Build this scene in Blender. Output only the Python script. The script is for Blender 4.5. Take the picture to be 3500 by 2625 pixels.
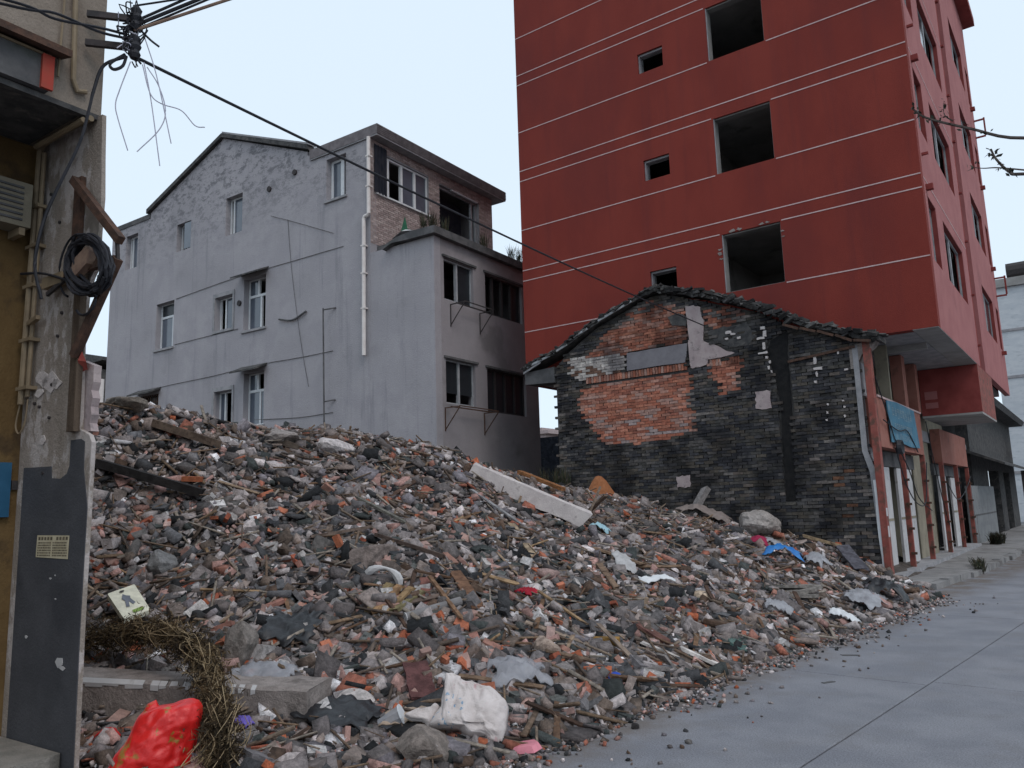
import bpy, bmesh, math, random
import numpy as np
from mathutils import Vector, Matrix, Euler
random.seed(7); RNG = np.random.default_rng(11)
R = math.radians
for o in list(bpy.data.objects): bpy.data.objects.remove(o)
scene = bpy.context.scene
COL = scene.collection

# ------------------------------------------------------------------ camera
cd = bpy.data.cameras.new("camera"); cam = bpy.data.objects.new("camera", cd); COL.objects.link(cam)
cd.sensor_width = 36.0; cd.lens = 36.0*2722/3500; cd.clip_start = .05; cd.clip_end = 2000
YAW, PITCH, ROLL = R(36.3), R(9.0), R(-1.77)
cam.location = (0, 0, 1.6)
cam.rotation_euler = (Matrix.Rotation(YAW,3,'Z') @ Matrix.Rotation(math.pi/2+PITCH,3,'X') @ Matrix.Rotation(ROLL,3,'Z')).to_euler()
scene.camera = cam

# ------------------------------------------------------------------ dusk sky, soft sun behind cloud
world = bpy.data.worlds.new("World"); scene.world = world; world.use_nodes = True
wn = world.node_tree.nodes; wl = world.node_tree.links; wn.clear()
SUN_EL, SUN_AZ = R(52), R(112)      # azimuth clockwise from +Y
sky = wn.new('ShaderNodeTexSky'); sky.sky_type = 'NISHITA'; sky.sun_disc = False
sky.sun_elevation = SUN_EL; sky.sun_rotation = SUN_AZ; sky.air_density = 1.0; sky.dust_density = 2.0; sky.ozone_density = 1.0
cloud = wn.new('ShaderNodeMix'); cloud.data_type = 'RGBA'; cloud.inputs[0].default_value = .80
cloud.inputs[7].default_value = (9.1, 10.6, 12.0, 1)     # an even layer of dusk cloud
bgn = wn.new('ShaderNodeBackground'); bgn.inputs[1].default_value = .10
wo = wn.new('ShaderNodeOutputWorld')
wl.new(sky.outputs[0], cloud.inputs[6]); wl.new(cloud.outputs[2], bgn.inputs[0]); wl.new(bgn.outputs[0], wo.inputs[0])
sd = bpy.data.lights.new("sun", 'SUN'); sun = bpy.data.objects.new("sun", sd); COL.objects.link(sun)
sd.energy = .85; sd.angle = R(24); sd.color = (1.0, .90, .84)
sdir = Vector((math.sin(SUN_AZ)*math.cos(SUN_EL), math.cos(SUN_AZ)*math.cos(SUN_EL), math.sin(SUN_EL)))
sun.rotation_euler = sdir.to_track_quat('Z','Y').to_euler(); sun.location = (20,-10,30)
scene.view_settings.view_transform = 'Standard'; scene.view_settings.look = 'None'
scene.view_settings.exposure = 0.0; scene.view_settings.gamma = 1.0; scene.view_settings.use_curve_mapping = False
scene.render.engine = 'CYCLES'
scene.cycles.max_bounces = 5; scene.cycles.diffuse_bounces = 3; scene.cycles.glossy_bounces = 2; scene.cycles.transparent_max_bounces = 6

# ------------------------------------------------------------------ materials
def mat(name, c1, c2=None, scale=3.0, rough=.9, bump=0.0, bscale=40.0, src=None, mix=(.35,.65), stretch=None,
        c3=None, s3=1.0, m3=(.55,.7), spec=.25, fine=.0, metal=0.0, extra=None, alpha=1.0):
    """noise blend c1..c2 over world position; src 'object' multiplies the object colour, 'attr' the vertex colour"""
    m = bpy.data.materials.new(name); m.use_nodes = True
    nt = m.node_tree; n = nt.nodes; l = nt.links
    b = n['Principled BSDF']; b.inputs['Roughness'].default_value = rough
    b.inputs['Specular IOR Level'].default_value = spec; b.inputs['Metallic'].default_value = metal
    geo = n.new('ShaderNodeNewGeometry'); pos = geo.outputs['Position']
    def mapped(st):
        if not st: return pos
        mp = n.new('ShaderNodeMapping'); mp.inputs['Scale'].default_value = st; l.new(pos, mp.inputs['Vector']); return mp.outputs[0]
    def noise(sc, st=None, det=5.0, rg=.6):
        t = n.new('ShaderNodeTexNoise'); t.inputs['Scale'].default_value = sc; t.inputs['Detail'].default_value = det
        t.inputs['Roughness'].default_value = rg; l.new(mapped(st), t.inputs['Vector']); return t.outputs['Fac']
    def ramp(sock, lo, hi):
        r = n.new('ShaderNodeMapRange'); r.inputs[1].default_value = lo; r.inputs[2].default_value = hi
        r.interpolation_type = 'SMOOTHSTEP'; l.new(sock, r.inputs[0]); return r.outputs[0]
    def mixc(f, a, bb, typ='MIX'):
        x = n.new('ShaderNodeMix'); x.data_type = 'RGBA'; x.blend_type = typ; x.clamp_result = False
        if hasattr(f,'links'): l.new(f, x.inputs[0])
        else: x.inputs[0].default_value = f
        for i, v in ((6,a),(7,bb)):
            if hasattr(v,'links'): l.new(v, x.inputs[i])
            else: x.inputs[i].default_value = (*v,1)
        return x.outputs[2]
    m_tools = dict(n=n,l=l,noise=noise,ramp=ramp,mixc=mixc,pos=pos)
    col = mixc(ramp(noise(scale, stretch), *mix), c1, c2 if c2 else c1)
    if c3: col = mixc(ramp(noise(s3, stretch), *m3), col, c3)
    if fine: col = mixc(ramp(noise(90, None, 3), .3, .7), mixc(1.0, col, (1-fine,)*3, 'MULTIPLY'), mixc(1.0, col, (1+fine,)*3, 'MULTIPLY'))
    if src == 'object':
        oi = n.new('ShaderNodeObjectInfo'); col = mixc(1.0, col, oi.outputs['Color'], 'MULTIPLY')
    elif src == 'attr':
        at = n.new('ShaderNodeAttribute'); at.attribute_name = 'Col'; col = mixc(1.0, col, at.outputs['Color'], 'MULTIPLY')
    if extra: col = extra(m_tools, col)
    l.new(col, b.inputs['Base Color'])
    if alpha < 1: b.inputs['Alpha'].default_value = alpha
    if bump:
        bp = n.new('ShaderNodeBump'); bp.inputs['Strength'].default_value = bump; bp.inputs['Distance'].default_value = .02
        l.new(noise(bscale, None, 6, .65), bp.inputs['Height']); l.new(bp.outputs[0], b.inputs['Normal'])
    return m

def zband(z0, z1):
    """0 below z0, 1 above z1 (height mask for moss that grows near a roof line)"""
    def f(t):
        s = t['n'].new('ShaderNodeSeparateXYZ'); t['l'].new(t['pos'], s.inputs[0]); return t['ramp'](s.outputs[2], z0, z1)
    return f
def moss(t, col):
    n, l = t['n'], t['l']
    hm = zband(9.6, 13.2)(t)
    k = n.new('ShaderNodeMath'); k.operation = 'MULTIPLY'; l.new(hm, k.inputs[0]); l.new(t['ramp'](t['noise'](2.6,(1,1,1.7),10,.82), .48, .58), k.inputs[1])
    k2 = n.new('ShaderNodeMath'); k2.operation = 'MULTIPLY'; l.new(k.outputs[0], k2.inputs[0]); k2.inputs[1].default_value = .68
    col = t['mixc'](k2.outputs[0], col, (.075,.078,.088))
    st = t['ramp'](t['noise'](3.0,(1,1,.07),6,.7), .52, .70)       # vertical rain streaks
    k3 = n.new('ShaderNodeMath'); k3.operation = 'MULTIPLY'; l.new(st, k3.inputs[0]); k3.inputs[1].default_value = .42
    return t['mixc'](k3.outputs[0], col, (.17,.17,.19))
def streaks(t, col):
    st = t['ramp'](t['noise'](2.6,(1,1,.06),6,.7), .50, .72)
    k3 = t['n'].new('ShaderNodeMath'); k3.operation = 'MULTIPLY'; t['l'].new(st, k3.inputs[0]); k3.inputs[1].default_value = .42
    return t['mixc'](k3.outputs[0], col, (.135,.028,.027))
M = {}
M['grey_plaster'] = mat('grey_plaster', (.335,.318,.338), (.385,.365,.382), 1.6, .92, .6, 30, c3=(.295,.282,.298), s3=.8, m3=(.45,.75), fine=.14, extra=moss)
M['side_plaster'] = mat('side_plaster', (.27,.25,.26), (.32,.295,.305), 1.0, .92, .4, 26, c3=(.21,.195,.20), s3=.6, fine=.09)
M['cement'] = mat('cement', (.24,.24,.25), (.33,.32,.33), 4, .93, .4, 30, fine=.08)
M['dark_cement'] = mat('dark_cement', (.075,.075,.078), (.13,.126,.128), 3, .93, .4, 30, c3=(.07,.075,.07), s3=2)
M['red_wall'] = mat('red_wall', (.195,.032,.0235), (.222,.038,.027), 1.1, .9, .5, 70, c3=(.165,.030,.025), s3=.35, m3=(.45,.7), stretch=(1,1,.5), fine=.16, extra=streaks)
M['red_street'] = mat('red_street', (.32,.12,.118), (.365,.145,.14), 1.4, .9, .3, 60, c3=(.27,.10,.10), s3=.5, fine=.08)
M['red_dark'] = mat('red_dark', (.20,.04,.035), (.25,.055,.05), 3, .85, .2, 50)
M['red_frame'] = mat('red_frame', (.22,.06,.048), (.28,.088,.07), 4, .8, .3, 40, c3=(.13,.065,.05), s3=6, m3=(.48,.62))
M['pink_band'] = mat('pink_band', (.27,.105,.08), (.31,.135,.105), 2.5, .9, .3, 40, c3=(.18,.085,.068), s3=3)
M['groove'] = mat('groove', (.48,.34,.33), (.56,.42,.41), 8, .9)
M['soffit'] = mat('soffit', (.26,.25,.24), (.33,.32,.31), 2, .92, .2, 40)
M['room'] = mat('room', (.20,.195,.188), (.26,.255,.245), 1.5, .95, .2, 30, c3=(.14,.136,.13), s3=1.2)
M['white_door'] = mat('white_door', (.44,.435,.44), (.52,.51,.51), 3, .7, .1, 30, c3=(.30,.28,.27), s3=4, m3=(.6,.75))
M['khaki'] = mat('khaki', (.21,.185,.14), (.28,.25,.19), 2, .92, .3, 30, c3=(.15,.135,.11), s3=3)
M['white_frame'] = mat('white_frame', (.60,.62,.64), (.68,.69,.70), 6, .6)
M['grey_frame'] = mat('grey_frame', (.30,.31,.33), (.40,.41,.42), 6, .6)
M['pvc'] = mat('pvc', (.66,.60,.57), (.74,.69,.66), 4, .55, c3=(.50,.45,.42), s3=9, m3=(.6,.75))
M['old_pvc'] = mat('old_pvc', (.19,.145,.095), (.26,.20,.13), 6, .6, c3=(.22,.17,.11), s3=8)
M['iron'] = mat('iron', (.035,.033,.034), (.06,.05,.05), 20, .75, .2, 60)
M['rust'] = mat('rust', (.06,.038,.03), (.11,.06,.042), 14, .9, .4, 60)
M['rubber'] = mat('rubber', (.018,.019,.024), (.03,.03,.036), 10, .6)
M['wire_pale'] = mat('wire_pale', (.42,.42,.50), (.50,.50,.58), 10, .6)
M['wire_brown'] = mat('wire_brown', (.20,.13,.10), (.28,.19,.14), 20, .7)
M['roof_dark'] = mat('roof_dark', (.045,.045,.047), (.09,.087,.085), 6, .95, .5, 30, c3=(.13,.12,.11), s3=9)
M['metal_roof'] = mat('metal_roof', (.13,.115,.12), (.19,.17,.175), 5, .8, .2, 30)
M['brick_obj'] = mat('brick_obj', (.80,.80,.80), (1.15,1.12,1.1), 16, .95, .5, 70, src='object', c3=(.62,.64,.68), s3=7, m3=(.55,.75), fine=.1)
M['brick_attr'] = mat('brick_attr', (.75,.75,.75), (1.2,1.18,1.15), 14, .95, .5, 70, src='attr', c3=(.38,.38,.40), s3=1.5, m3=(.45,.62), fine=.14)
M['rubble_attr'] = mat('rubble_attr', (.72,.72,.72), (1.22,1.2,1.2), 22, .95, .7, 60, src='attr', fine=.14)
M['rubble_obj'] = mat('rubble_obj', (.72,.72,.72), (1.2,1.18,1.18), 18, .95, .8, 50, src='object', c3=(.6,.58,.58), s3=6, m3=(.55,.7), fine=.14)
M['wood_obj'] = mat('wood_obj', (.65,.62,.6), (1.25,1.2,1.15), 9, .9, .5, 50, src='object', stretch=(1,1,1), c3=(.55,.5,.48), s3=20, m3=(.5,.7))
M['sooty_shade'] = mat('sooty_shade', (.010,.010,.011), (.018,.017,.017), 12, .97, .4, 40)  # flue soot, with the slot's depth shade painted into the black
M['brick_pale'] = mat('brick_pale', (.85,.85,.85), (1.1,1.1,1.1), 14, .95, .3, 70, src='attr', fine=.08)
M['mortar'] = mat('mortar', (.05,.047,.046), (.085,.08,.077), 9, .97, .5, 50)
M['dirt'] = mat('dirt', (.060,.050,.044), (.11,.092,.082), 5, .97, .8, 50, c3=(.038,.032,.028), s3=2.5, fine=.15)
M['plaster_pink'] = mat('plaster_pink', (.35,.28,.28), (.42,.35,.34), 5, .95, .4, 30, c3=(.24,.20,.20), s3=8, m3=(.55,.7))
M['plaster_grey'] = mat('plaster_grey', (.17,.16,.175), (.21,.20,.215), 4, .95, .3, 30)
M['concrete_white'] = mat('concrete_white', (.50,.45,.44), (.58,.53,.51), 7, .93, .5, 50, c3=(.36,.32,.31), s3=10, m3=(.58,.72), fine=.08)
M['concrete_raw'] = mat('concrete_raw', (.22,.19,.175), (.31,.27,.25), 8, .95, .8, 40, c3=(.14,.12,.11), s3=5, fine=.1)
M["glass_dark"] = mat("glass_dark", (.025,.03,.035), (.03,.037,.043), 2, .10, spec=.9)
M["wood_dark"] = mat("wood_dark", (.07,.05,.037), (.11,.08,.058), 6, .9, .5, 40, stretch=(6,6,.6))
M["wood_pale"] = mat("wood_pale", (.26,.19,.11), (.34,.26,.16), 8, .9)

# ------------------------------------------------------------------ mesh helpers
class MB:
    def __init__(s): s.v = []; s.f = []; s.c = []; s.smooth = False; s.cut = []
    def add(s, vs, fs, c=None):
        k = len(s.v); s.cut.append((k,len(s.f))); s.v += [tuple(p) for p in vs]; s.f += [tuple(i+k for i in f) for f in fs]
        if c is not None: s.c += [c]*len(vs)
        return s
    def box(s, x0,x1,y0,y1,z0,z1, c=None):
        return s.add([(x0,y0,z0),(x1,y0,z0),(x1,y1,z0),(x0,y1,z0),(x0,y0,z1),(x1,y0,z1),(x1,y1,z1),(x0,y1,z1)],
            [(0,3,2,1),(4,5,6,7),(0,1,5,4),(1,2,6,5),(2,3,7,6),(3,0,4,7)], c)
    def bar(s, a, b, w, h, c=None, up=(0,0,1)):
        """square bar from a to b, w across, h along up"""
        a = Vector(a); b = Vector(b); d = (b-a).normalized(); u = Vector(up)
        if abs(d.dot(u)) > .98: u = Vector((0,1,0))
        x = d.cross(u).normalized()*w/2; u = x.cross(d).normalized()*h/2
        return s.add([a-x-u,a+x-u,a+x+u,a-x+u,b-x-u,b+x-u,b+x+u,b-x+u],
            [(0,1,2,3),(7,6,5,4),(0,4,5,1),(1,5,6,2),(2,6,7,3),(3,7,4,0)], c)
    def tube(s, pts, r, n=6, c=None):
        pts = [Vector(p) for p in pts]; vs = []; fs = []
        rs = r if isinstance(r,(list,tuple)) else [r]*len(pts)
        ref = None
        for i,p in enumerate(pts):
            d = (pts[min(i+1,len(pts)-1)]-pts[max(i-1,0)])
            d = d.normalized() if d.length > 1e-9 else Vector((0,0,1))
            if ref is None: ref = Vector((0,0,1)) if abs(d.z) < .9 else Vector((1,0,0))
            x = d.cross(ref).normalized(); y = d.cross(x).normalized(); ref = -y if False else ref
            for k in range(n):
                a = 2*math.pi*k/n; vs.append(p + x*rs[i]*math.cos(a) + y*rs[i]*math.sin(a))
        for i in range(len(pts)-1):
            for k in range(n): fs.append((i*n+k, i*n+(k+1)%n, (i+1)*n+(k+1)%n, (i+1)*n+k))
        fs.append(tuple(range(n))[::-1]); fs.append(tuple(range((len(pts)-1)*n, len(pts)*n)))
        return s.add(vs, fs, c)
    def prism(s, poly, axis, d0, d1, c=None):
        """polygon (u,v) extruded along axis: 'y' -> (u,d,v), 'x' -> (d,u,v), 'z' -> (u,v,d)"""
        mk = {'y':lambda u,v,d:(u,d,v),'x':lambda u,v,d:(d,u,v),'z':lambda u,v,d:(u,v,d)}[axis]
        n = len(poly)
        return s.add([mk(u,v,d0) for u,v in poly]+[mk(u,v,d1) for u,v in poly],
            [tuple(range(n)), tuple(range(n,2*n))[::-1]]+[(i,(i+1)%n,(i+1)%n+n,i+n) for i in range(n)], c)
    def wall(s, axis, u0,u1,v0,v1,p0,p1, holes=()):
        """slab between p0 and p1 with rectangular openings (u0,u1,v0,v1): faces, jambs, ends"""
        us = sorted({u0,u1,*[h[0] for h in holes],*[h[1] for h in holes]}); us = [u for u in us if u0 <= u <= u1]
        vs = sorted({v0,v1,*[h[2] for h in holes],*[h[3] for h in holes]}); vs = [v for v in vs if v0 <= v <= v1]
        mk = (lambda u,v,p:(u,p,v)) if axis == 'y' else (lambda u,v,p:(p,u,v))
        def solid(i,j):
            if i < 0 or j < 0 or i >= len(us)-1 or j >= len(vs)-1: return False
            a = (us[i]+us[i+1])/2; b = (vs[j]+vs[j+1])/2
            return not any(h[0]<a<h[1] and h[2]<b<h[3] for h in holes)
        for i in range(len(us)-1):
            for j in range(len(vs)-1):
                if not solid(i,j): continue
                a,b,c,d = us[i],us[i+1],vs[j],vs[j+1]
                s.add([mk(a,c,p0),mk(b,c,p0),mk(b,d,p0),mk(a,d,p0)],[(0,1,2,3)])
                s.add([mk(a,c,p1),mk(b,c,p1),mk(b,d,p1),mk(a,d,p1)],[(3,2,1,0)])
                for di,dj,e in ((-1,0,(a,c,a,d)),(1,0,(b,d,b,c)),(0,-1,(b,c,a,c)),(0,1,(a,d,b,d))):
                    if not solid(i+di,j+dj):
                        s.add([mk(e[0],e[1],p0),mk(e[2],e[3],p0),mk(e[2],e[3],p1),mk(e[0],e[1],p1)],[(0,1,2,3)])
        return s
    def mesh(s, name, base=(0,0,0)):
        me = bpy.data.meshes.new(name)
        bx,by,bz = base
        me.from_pydata([(x-bx,y-by,z-bz) for x,y,z in s.v], [], s.f)
        if s.c:
            at = me.color_attributes.new('Col','FLOAT_COLOR','POINT')
            arr = np.ones((len(s.v),4),np.float32); arr[:,:3] = np.array(s.c,np.float32)[:,:3]
            at.data.foreach_set('color', arr.ravel())
        if len(s.v) < 6000:
            bm = bmesh.new(); bm.from_mesh(me); bmesh.ops.recalc_face_normals(bm, faces=bm.faces); bm.to_mesh(me); bm.free()
        if s.smooth: me.polygons.foreach_set('use_smooth', [True]*len(me.polygons))
        return me
def tag(o, label=None, cat=None, group=None, kind=None):
    for k,v in (('label',label),('category',cat),('group',group),('kind',kind)):
        if v: o[k] = v
    return o
def link(name, me, material, parent=None, color=None):
    if material and not me.materials: me.materials.append(material)
    o = bpy.data.objects.new(name, me); COL.objects.link(o)
    if parent: o.parent = parent
    if color: o.color = (*color,1)
    return o
class T:
    """a thing: an Empty at its base that parents its parts; part coordinates are given in the thing's own axes"""
    def __init__(s, name, label, cat, base=(0,0,0), yaw=0.0, group=None, kind=None):
        s.base = base; a = R(yaw); s.o = bpy.data.objects.new(name, None); COL.objects.link(s.o)
        s.o.location = (base[0]*math.cos(a)-base[1]*math.sin(a), base[0]*math.sin(a)+base[1]*math.cos(a), base[2])
        s.o.rotation_euler = (0,0,a); s.o.empty_display_size = .3
        tag(s.o, label, cat, group, kind)
    def part(s, name, mb, m, parent=None, label=None, kind=None, color=None):
        o = link(name, mb.mesh(name, s.base), M[m] if isinstance(m,str) else m, parent or s.o, color)
        return tag(o, label, None, None, kind)
    def pieces(s, name, mb, m, parent=None):
        """every separately added shape of mb becomes a part of its own"""
        cuts = mb.cut+[(len(mb.v),len(mb.f))]
        for (v0,f0),(v1,f1) in zip(cuts,cuts[1:]):
            k = MB(); k.v = mb.v[v0:v1]; k.f = [tuple(i-v0 for i in f) for f in mb.f[f0:f1]]; k.smooth = mb.smooth
            s.part(name, k, m, parent)
def single(name, mb, m, label, cat, base=(0,0,0), yaw=0.0, group=None, kind=None, color=None):
    """a thing that is one mesh"""
    a = R(yaw); o = link(name, mb.mesh(name, base), M[m] if isinstance(m,str) else m, None, color)
    o.location = (base[0]*math.cos(a)-base[1]*math.sin(a), base[0]*math.sin(a)+base[1]*math.cos(a), base[2])
    o.rotation_euler = (0,0,a)
    return tag(o, label, cat, group, kind)
def lerp(a,b,t): return a+(b-a)*t
def curve(pts, n=8):
    """Catmull-Rom through pts"""
    P = [Vector(p) for p in pts]; P = [P[0]*2-P[1]]+P+[P[-1]*2-P[-2]]; out = []
    for i in range(1,len(P)-2):
        for k in range(n):
            t = k/n; a,b,c,d = P[i-1],P[i],P[i+1],P[i+2]
            out.append(.5*((2*b)+(c-a)*t+(2*a-5*b+4*c-d)*t*t+(3*b-a-3*c+d)*t**3))
    return out+[P[-2]]


# ================================================================== ground, road, pavement
mb = MB(); n = 24
mb.add([(-900,-900,-.30),(900,-900,-.30),(900,900,-.30),(-900,900,-.30)], [(0,1,2,3)])
tag(link('ground', mb.mesh('ground'), M['dirt']), kind='structure')
def roadextra(t, col):
    # dust tracked out from the rubble, tyre polish along the lanes
    st = t['ramp'](t['noise'](1.6,(1.6,.22,1),5), .50, .75)
    k = t['n'].new('ShaderNodeMath'); k.operation='MULTIPLY'; t['l'].new(st,k.inputs[0]); k.inputs[1].default_value=.22
    col = t['mixc'](k.outputs[0], col, (.17,.17,.182))
    s = t['n'].new('ShaderNodeSeparateXYZ'); t['l'].new(t['pos'], s.inputs[0])
    u = t['n'].new('ShaderNodeMath'); u.operation='MULTIPLY_ADD'; t['l'].new(s.outputs[1],u.inputs[0]); u.inputs[1].default_value=-.08; t['l'].new(s.outputs[0],u.inputs[2])
    d = t['ramp'](u.outputs[0], -2.95, -3.62); q = t['ramp'](t['noise'](2.6,None,8,.72), .34, .60)
    k2 = t['n'].new('ShaderNodeMath'); k2.operation='MULTIPLY'; t['l'].new(d,k2.inputs[0]); t['l'].new(q,k2.inputs[1])
    col = t['mixc'](k2.outputs[0], col, (.15,.125,.108))
    sp = t['ramp'](t['noise'](35,None,2), .70, .76)
    return t['mixc'](sp, col, (.13,.125,.13))
M['road'] = mat('road', (.19,.195,.22), (.238,.242,.266), 1.5, .88, .7, 60, c3=(.198,.197,.212), s3=2.2, m3=(.48,.75), fine=.2, extra=roadextra, spec=.3)
M['joint'] = mat('joint', (.15,.148,.155), (.20,.195,.20), 8, .95)
road = T('road', None, None, (0,0,0), kind='structure')
road.part('joint_bed', MB().add([(-14,-14,-.035),(20,-14,-.035),(24,120,-.035),(-6,120,-.035)], [(0,1,2,3)]), 'joint')
JD = Vector((.0925,1,0)).normalized(); JN = Vector((JD.y,-JD.x,0))          # the joint runs a little across the street
J0 = Vector((-1.44,8.04,0))
def slab(a0,a1,b0,b1):
    m = MB(); g = .008; e = .008
    P = lambda a,b,z: tuple(J0+JN*a+JD*b+Vector((0,0,z)))
    a0+=g; a1-=g; b0+=g; b1-=g
    m.add([P(a0,b0,-.2),P(a1,b0,-.2),P(a1,b1,-.2),P(a0,b1,-.2),P(a0,b0,-e),P(a1,b0,-e),P(a1,b1,-e),P(a0,b1,-e),
           P(a0+e,b0+e,0),P(a1-e,b0+e,0),P(a1-e,b1-e,0),P(a0+e,b1-e,0)],
          [(0,1,5,4),(1,2,6,5),(2,3,7,6),(3,0,4,7),(4,5,9,8),(5,6,10,9),(6,7,11,10),(7,4,8,11),(8,9,10,11)])
    return m
for a0,a1,off in ((-3.6,0,-.15),(0,3.6,0.0),(3.6,7.2,.1)):
    for k in range(-4,20):
        road.part('slab', slab(a0,a1,off+k*4.6-4.6,off+k*4.6), 'road')
# raised apron with a kerb in front of the red building
pave = T('pavement', None, None, (-3,20,0), kind='structure')
M['pave'] = mat('pave', (.20,.195,.195), (.27,.26,.255), 2.5, .93, .6, 40, c3=(.14,.13,.125), s3=1.6, m3=(.52,.68), fine=.12)
KX = lambda y: lerp(-2.62,-2.25,min(1,max(0,(y-15.6)/3.5))) + .03*max(0,y-19)
ys = [15.4,16,16.8,17.6,18.4,19.4,20.6,22,24,26.5,30,36,46]
m = MB()
for a,b in zip(ys,ys[1:]):
    xa,xb = KX(a)-.16, KX(b)-.16
    m.add([(-3.6,a,.13),(xa,a,.115),(xb,b,.115),(-3.6,b,.13),(-3.6,a,-.2),(xa,a,-.2),(xb,b,-.2),(-3.6,b,-.2)], [(0,1,2,3),(1,5,6,2),(0,4,5,1)])
pave.part('paving', m, 'pave')
y = 15.9
while y < 44:
    L = .85 if y < 28 else 2.0; dx = random.uniform(-.035,.035); dz = random.uniform(-.03,.02)
    m = MB().box(-.08,.08,0,L-.02,-.25,.125+dz)
    k = MB(); k.f = m.f; a = math.atan2(KX(y+L)-KX(y), L)+random.uniform(-.03,.03)
    k.v = [(KX(y)-.08+dx+px*math.cos(a)+py*math.sin(a), y+py*math.cos(a)-px*math.sin(a), pz) for px,py,pz in m.v]
    pave.part('kerbstone', k, 'pave'); y += L

# ================================================================== red building
RX0,RX1,RY0,RY1,RZ0,RZ1 = -11.73,-2.19,16.6,30.3,4.78,17.9
ST = 2.77
red = T('red_building', 'tall red-painted building with gutted windows behind the rubble, overhanging the street', 'building', ((RX0+RX1)/2,23,0))
Lw = [(-6.26,-4.95,6.19+ST*k,7.53+ST*k) for k in range(4)]
Sw = [(-8.06,-7.39,6.53+ST*k,7.05+ST*k) for k in range(4)]
red.part('rubble_side_wall', MB().wall('y',RX0,RX1,RZ0,RZ1,RY0,RY0+.24,Lw+Sw), 'red_wall')
cols = [(17.10,18.05),(18.95,21.85),(25.6,28.3),(29.15,29.9)]
Fh = [(a,b,6.19+ST*k,7.53+ST*k) for k in range(4) for a,b in cols]
chase = (22.75,23.85,RZ0-.1,RZ1-.6)
fy0 = RY0+.24
red.part('street_wall', MB().wall('x',fy0,RY1,RZ0,RZ1,RX1-.14,RX1,Fh+[chase]), 'red_street', label='faded pink-red street front with window openings')
red.part('end_strip', MB().box(RX1-.24,RX1,RY0+.002,fy0-.002,RZ0,RZ1) , 'red_street') if False else None
red.part('far_wall', MB().wall('x',fy0,RY1,RZ0,RZ1,RX0,RX0+.24), 'red_wall')
red.part('rear_wall', MB().wall('y',RX0+.24,RX1-.30,RZ0,RZ1,RY1-.24,RY1), 'red_wall')
for k in range(6):
    z = RZ0 if k == 0 else 4.85+ST*k
    t = .17
    if k == 5: z = RZ1-.17
    fl = red.part('floor_slab', MB().box(RX0+.245,RX1-.305,fy0+.004,RY1-.245,z+.004,z+t), 'room')
# rooms behind the gutted windows
for k in range(4):
    z0 = RZ0+.18 if k == 0 else 4.86+ST*k+.17; z1 = 4.85+ST*(k+1)
    m = MB().box(-7.0,-6.86,fy0+.01,RY0+4.2,z0,z1-.004)              # partition
    m.wall('y',-6.86,RX1-.31,z0,z1-.004,RY0+4.2,RY0+4.34,[(-6.1,-5.2,z0-.1,z0+2.0)])
    m.wall('y',RX0+.25,-7.0,z0,z1-.004,RY0+2.6,RY0+2.74)
    red.part('partition', m, 'room')
# parapet ledge at the far end of the street front
red.part('cornice', MB().box(RX1-.3,RX1+.35,RY0-.1,RY1+.3,RZ1,RZ1+.28), 'red_dark')
# rendered joint lines, in two runs where a window breaks them
for k in range(4):
    for z,br in ((6.17+ST*k,True),(7.545+ST*k,True),(7.83+ST*k,False)):
        runs = [(RX0+.004,-6.30),(-4.92,RX1-.004)] if br else [(RX0+.004,RX1-.004)]
        for a,b in runs:
            red.part('joint_line', MB().box(a,b,RY0-.006,RY0+.02,z-.012,z+.012), 'groove')
    red.part('joint_line', MB().box(RX1-.02,RX1+.006,RY0+.26,22.7,7.83+ST*k-.012,7.83+ST*k+.012), 'groove')
# window reveals: bare cement linings on the gutted openings, frames left on the street side
for (a,b,c,d) in Lw:
    red.part('window_reveal', MB().box(a+.002,a+.022,RY0+.015,RY0+.237,c+.004,d-.004), 'cement')
    red.part('window_reveal', MB().wall('y',a+.024,b-.002,c+.002,d-.002,RY0+.05,RY0+.237,[(a+.026,b-.02,c+.02,d-.03)]), 'room')
for (a,b,c,d) in Sw:
    m = MB().wall('y',a+.002,b-.002,c+.002,d-.002,RY0+.06,RY0+.238,[(a+.035,b-.015,c+.02,d-.05)])
    red.part('window_reveal', m, 'cement')
    red.part('window_frame', MB().wall('y',a+.05,b-.035,c+.03,d-.055,RY0+.16,RY0+.19,[(a+.07,b-.05,c+.04,d-.08)]), 'dark_cement')
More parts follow.
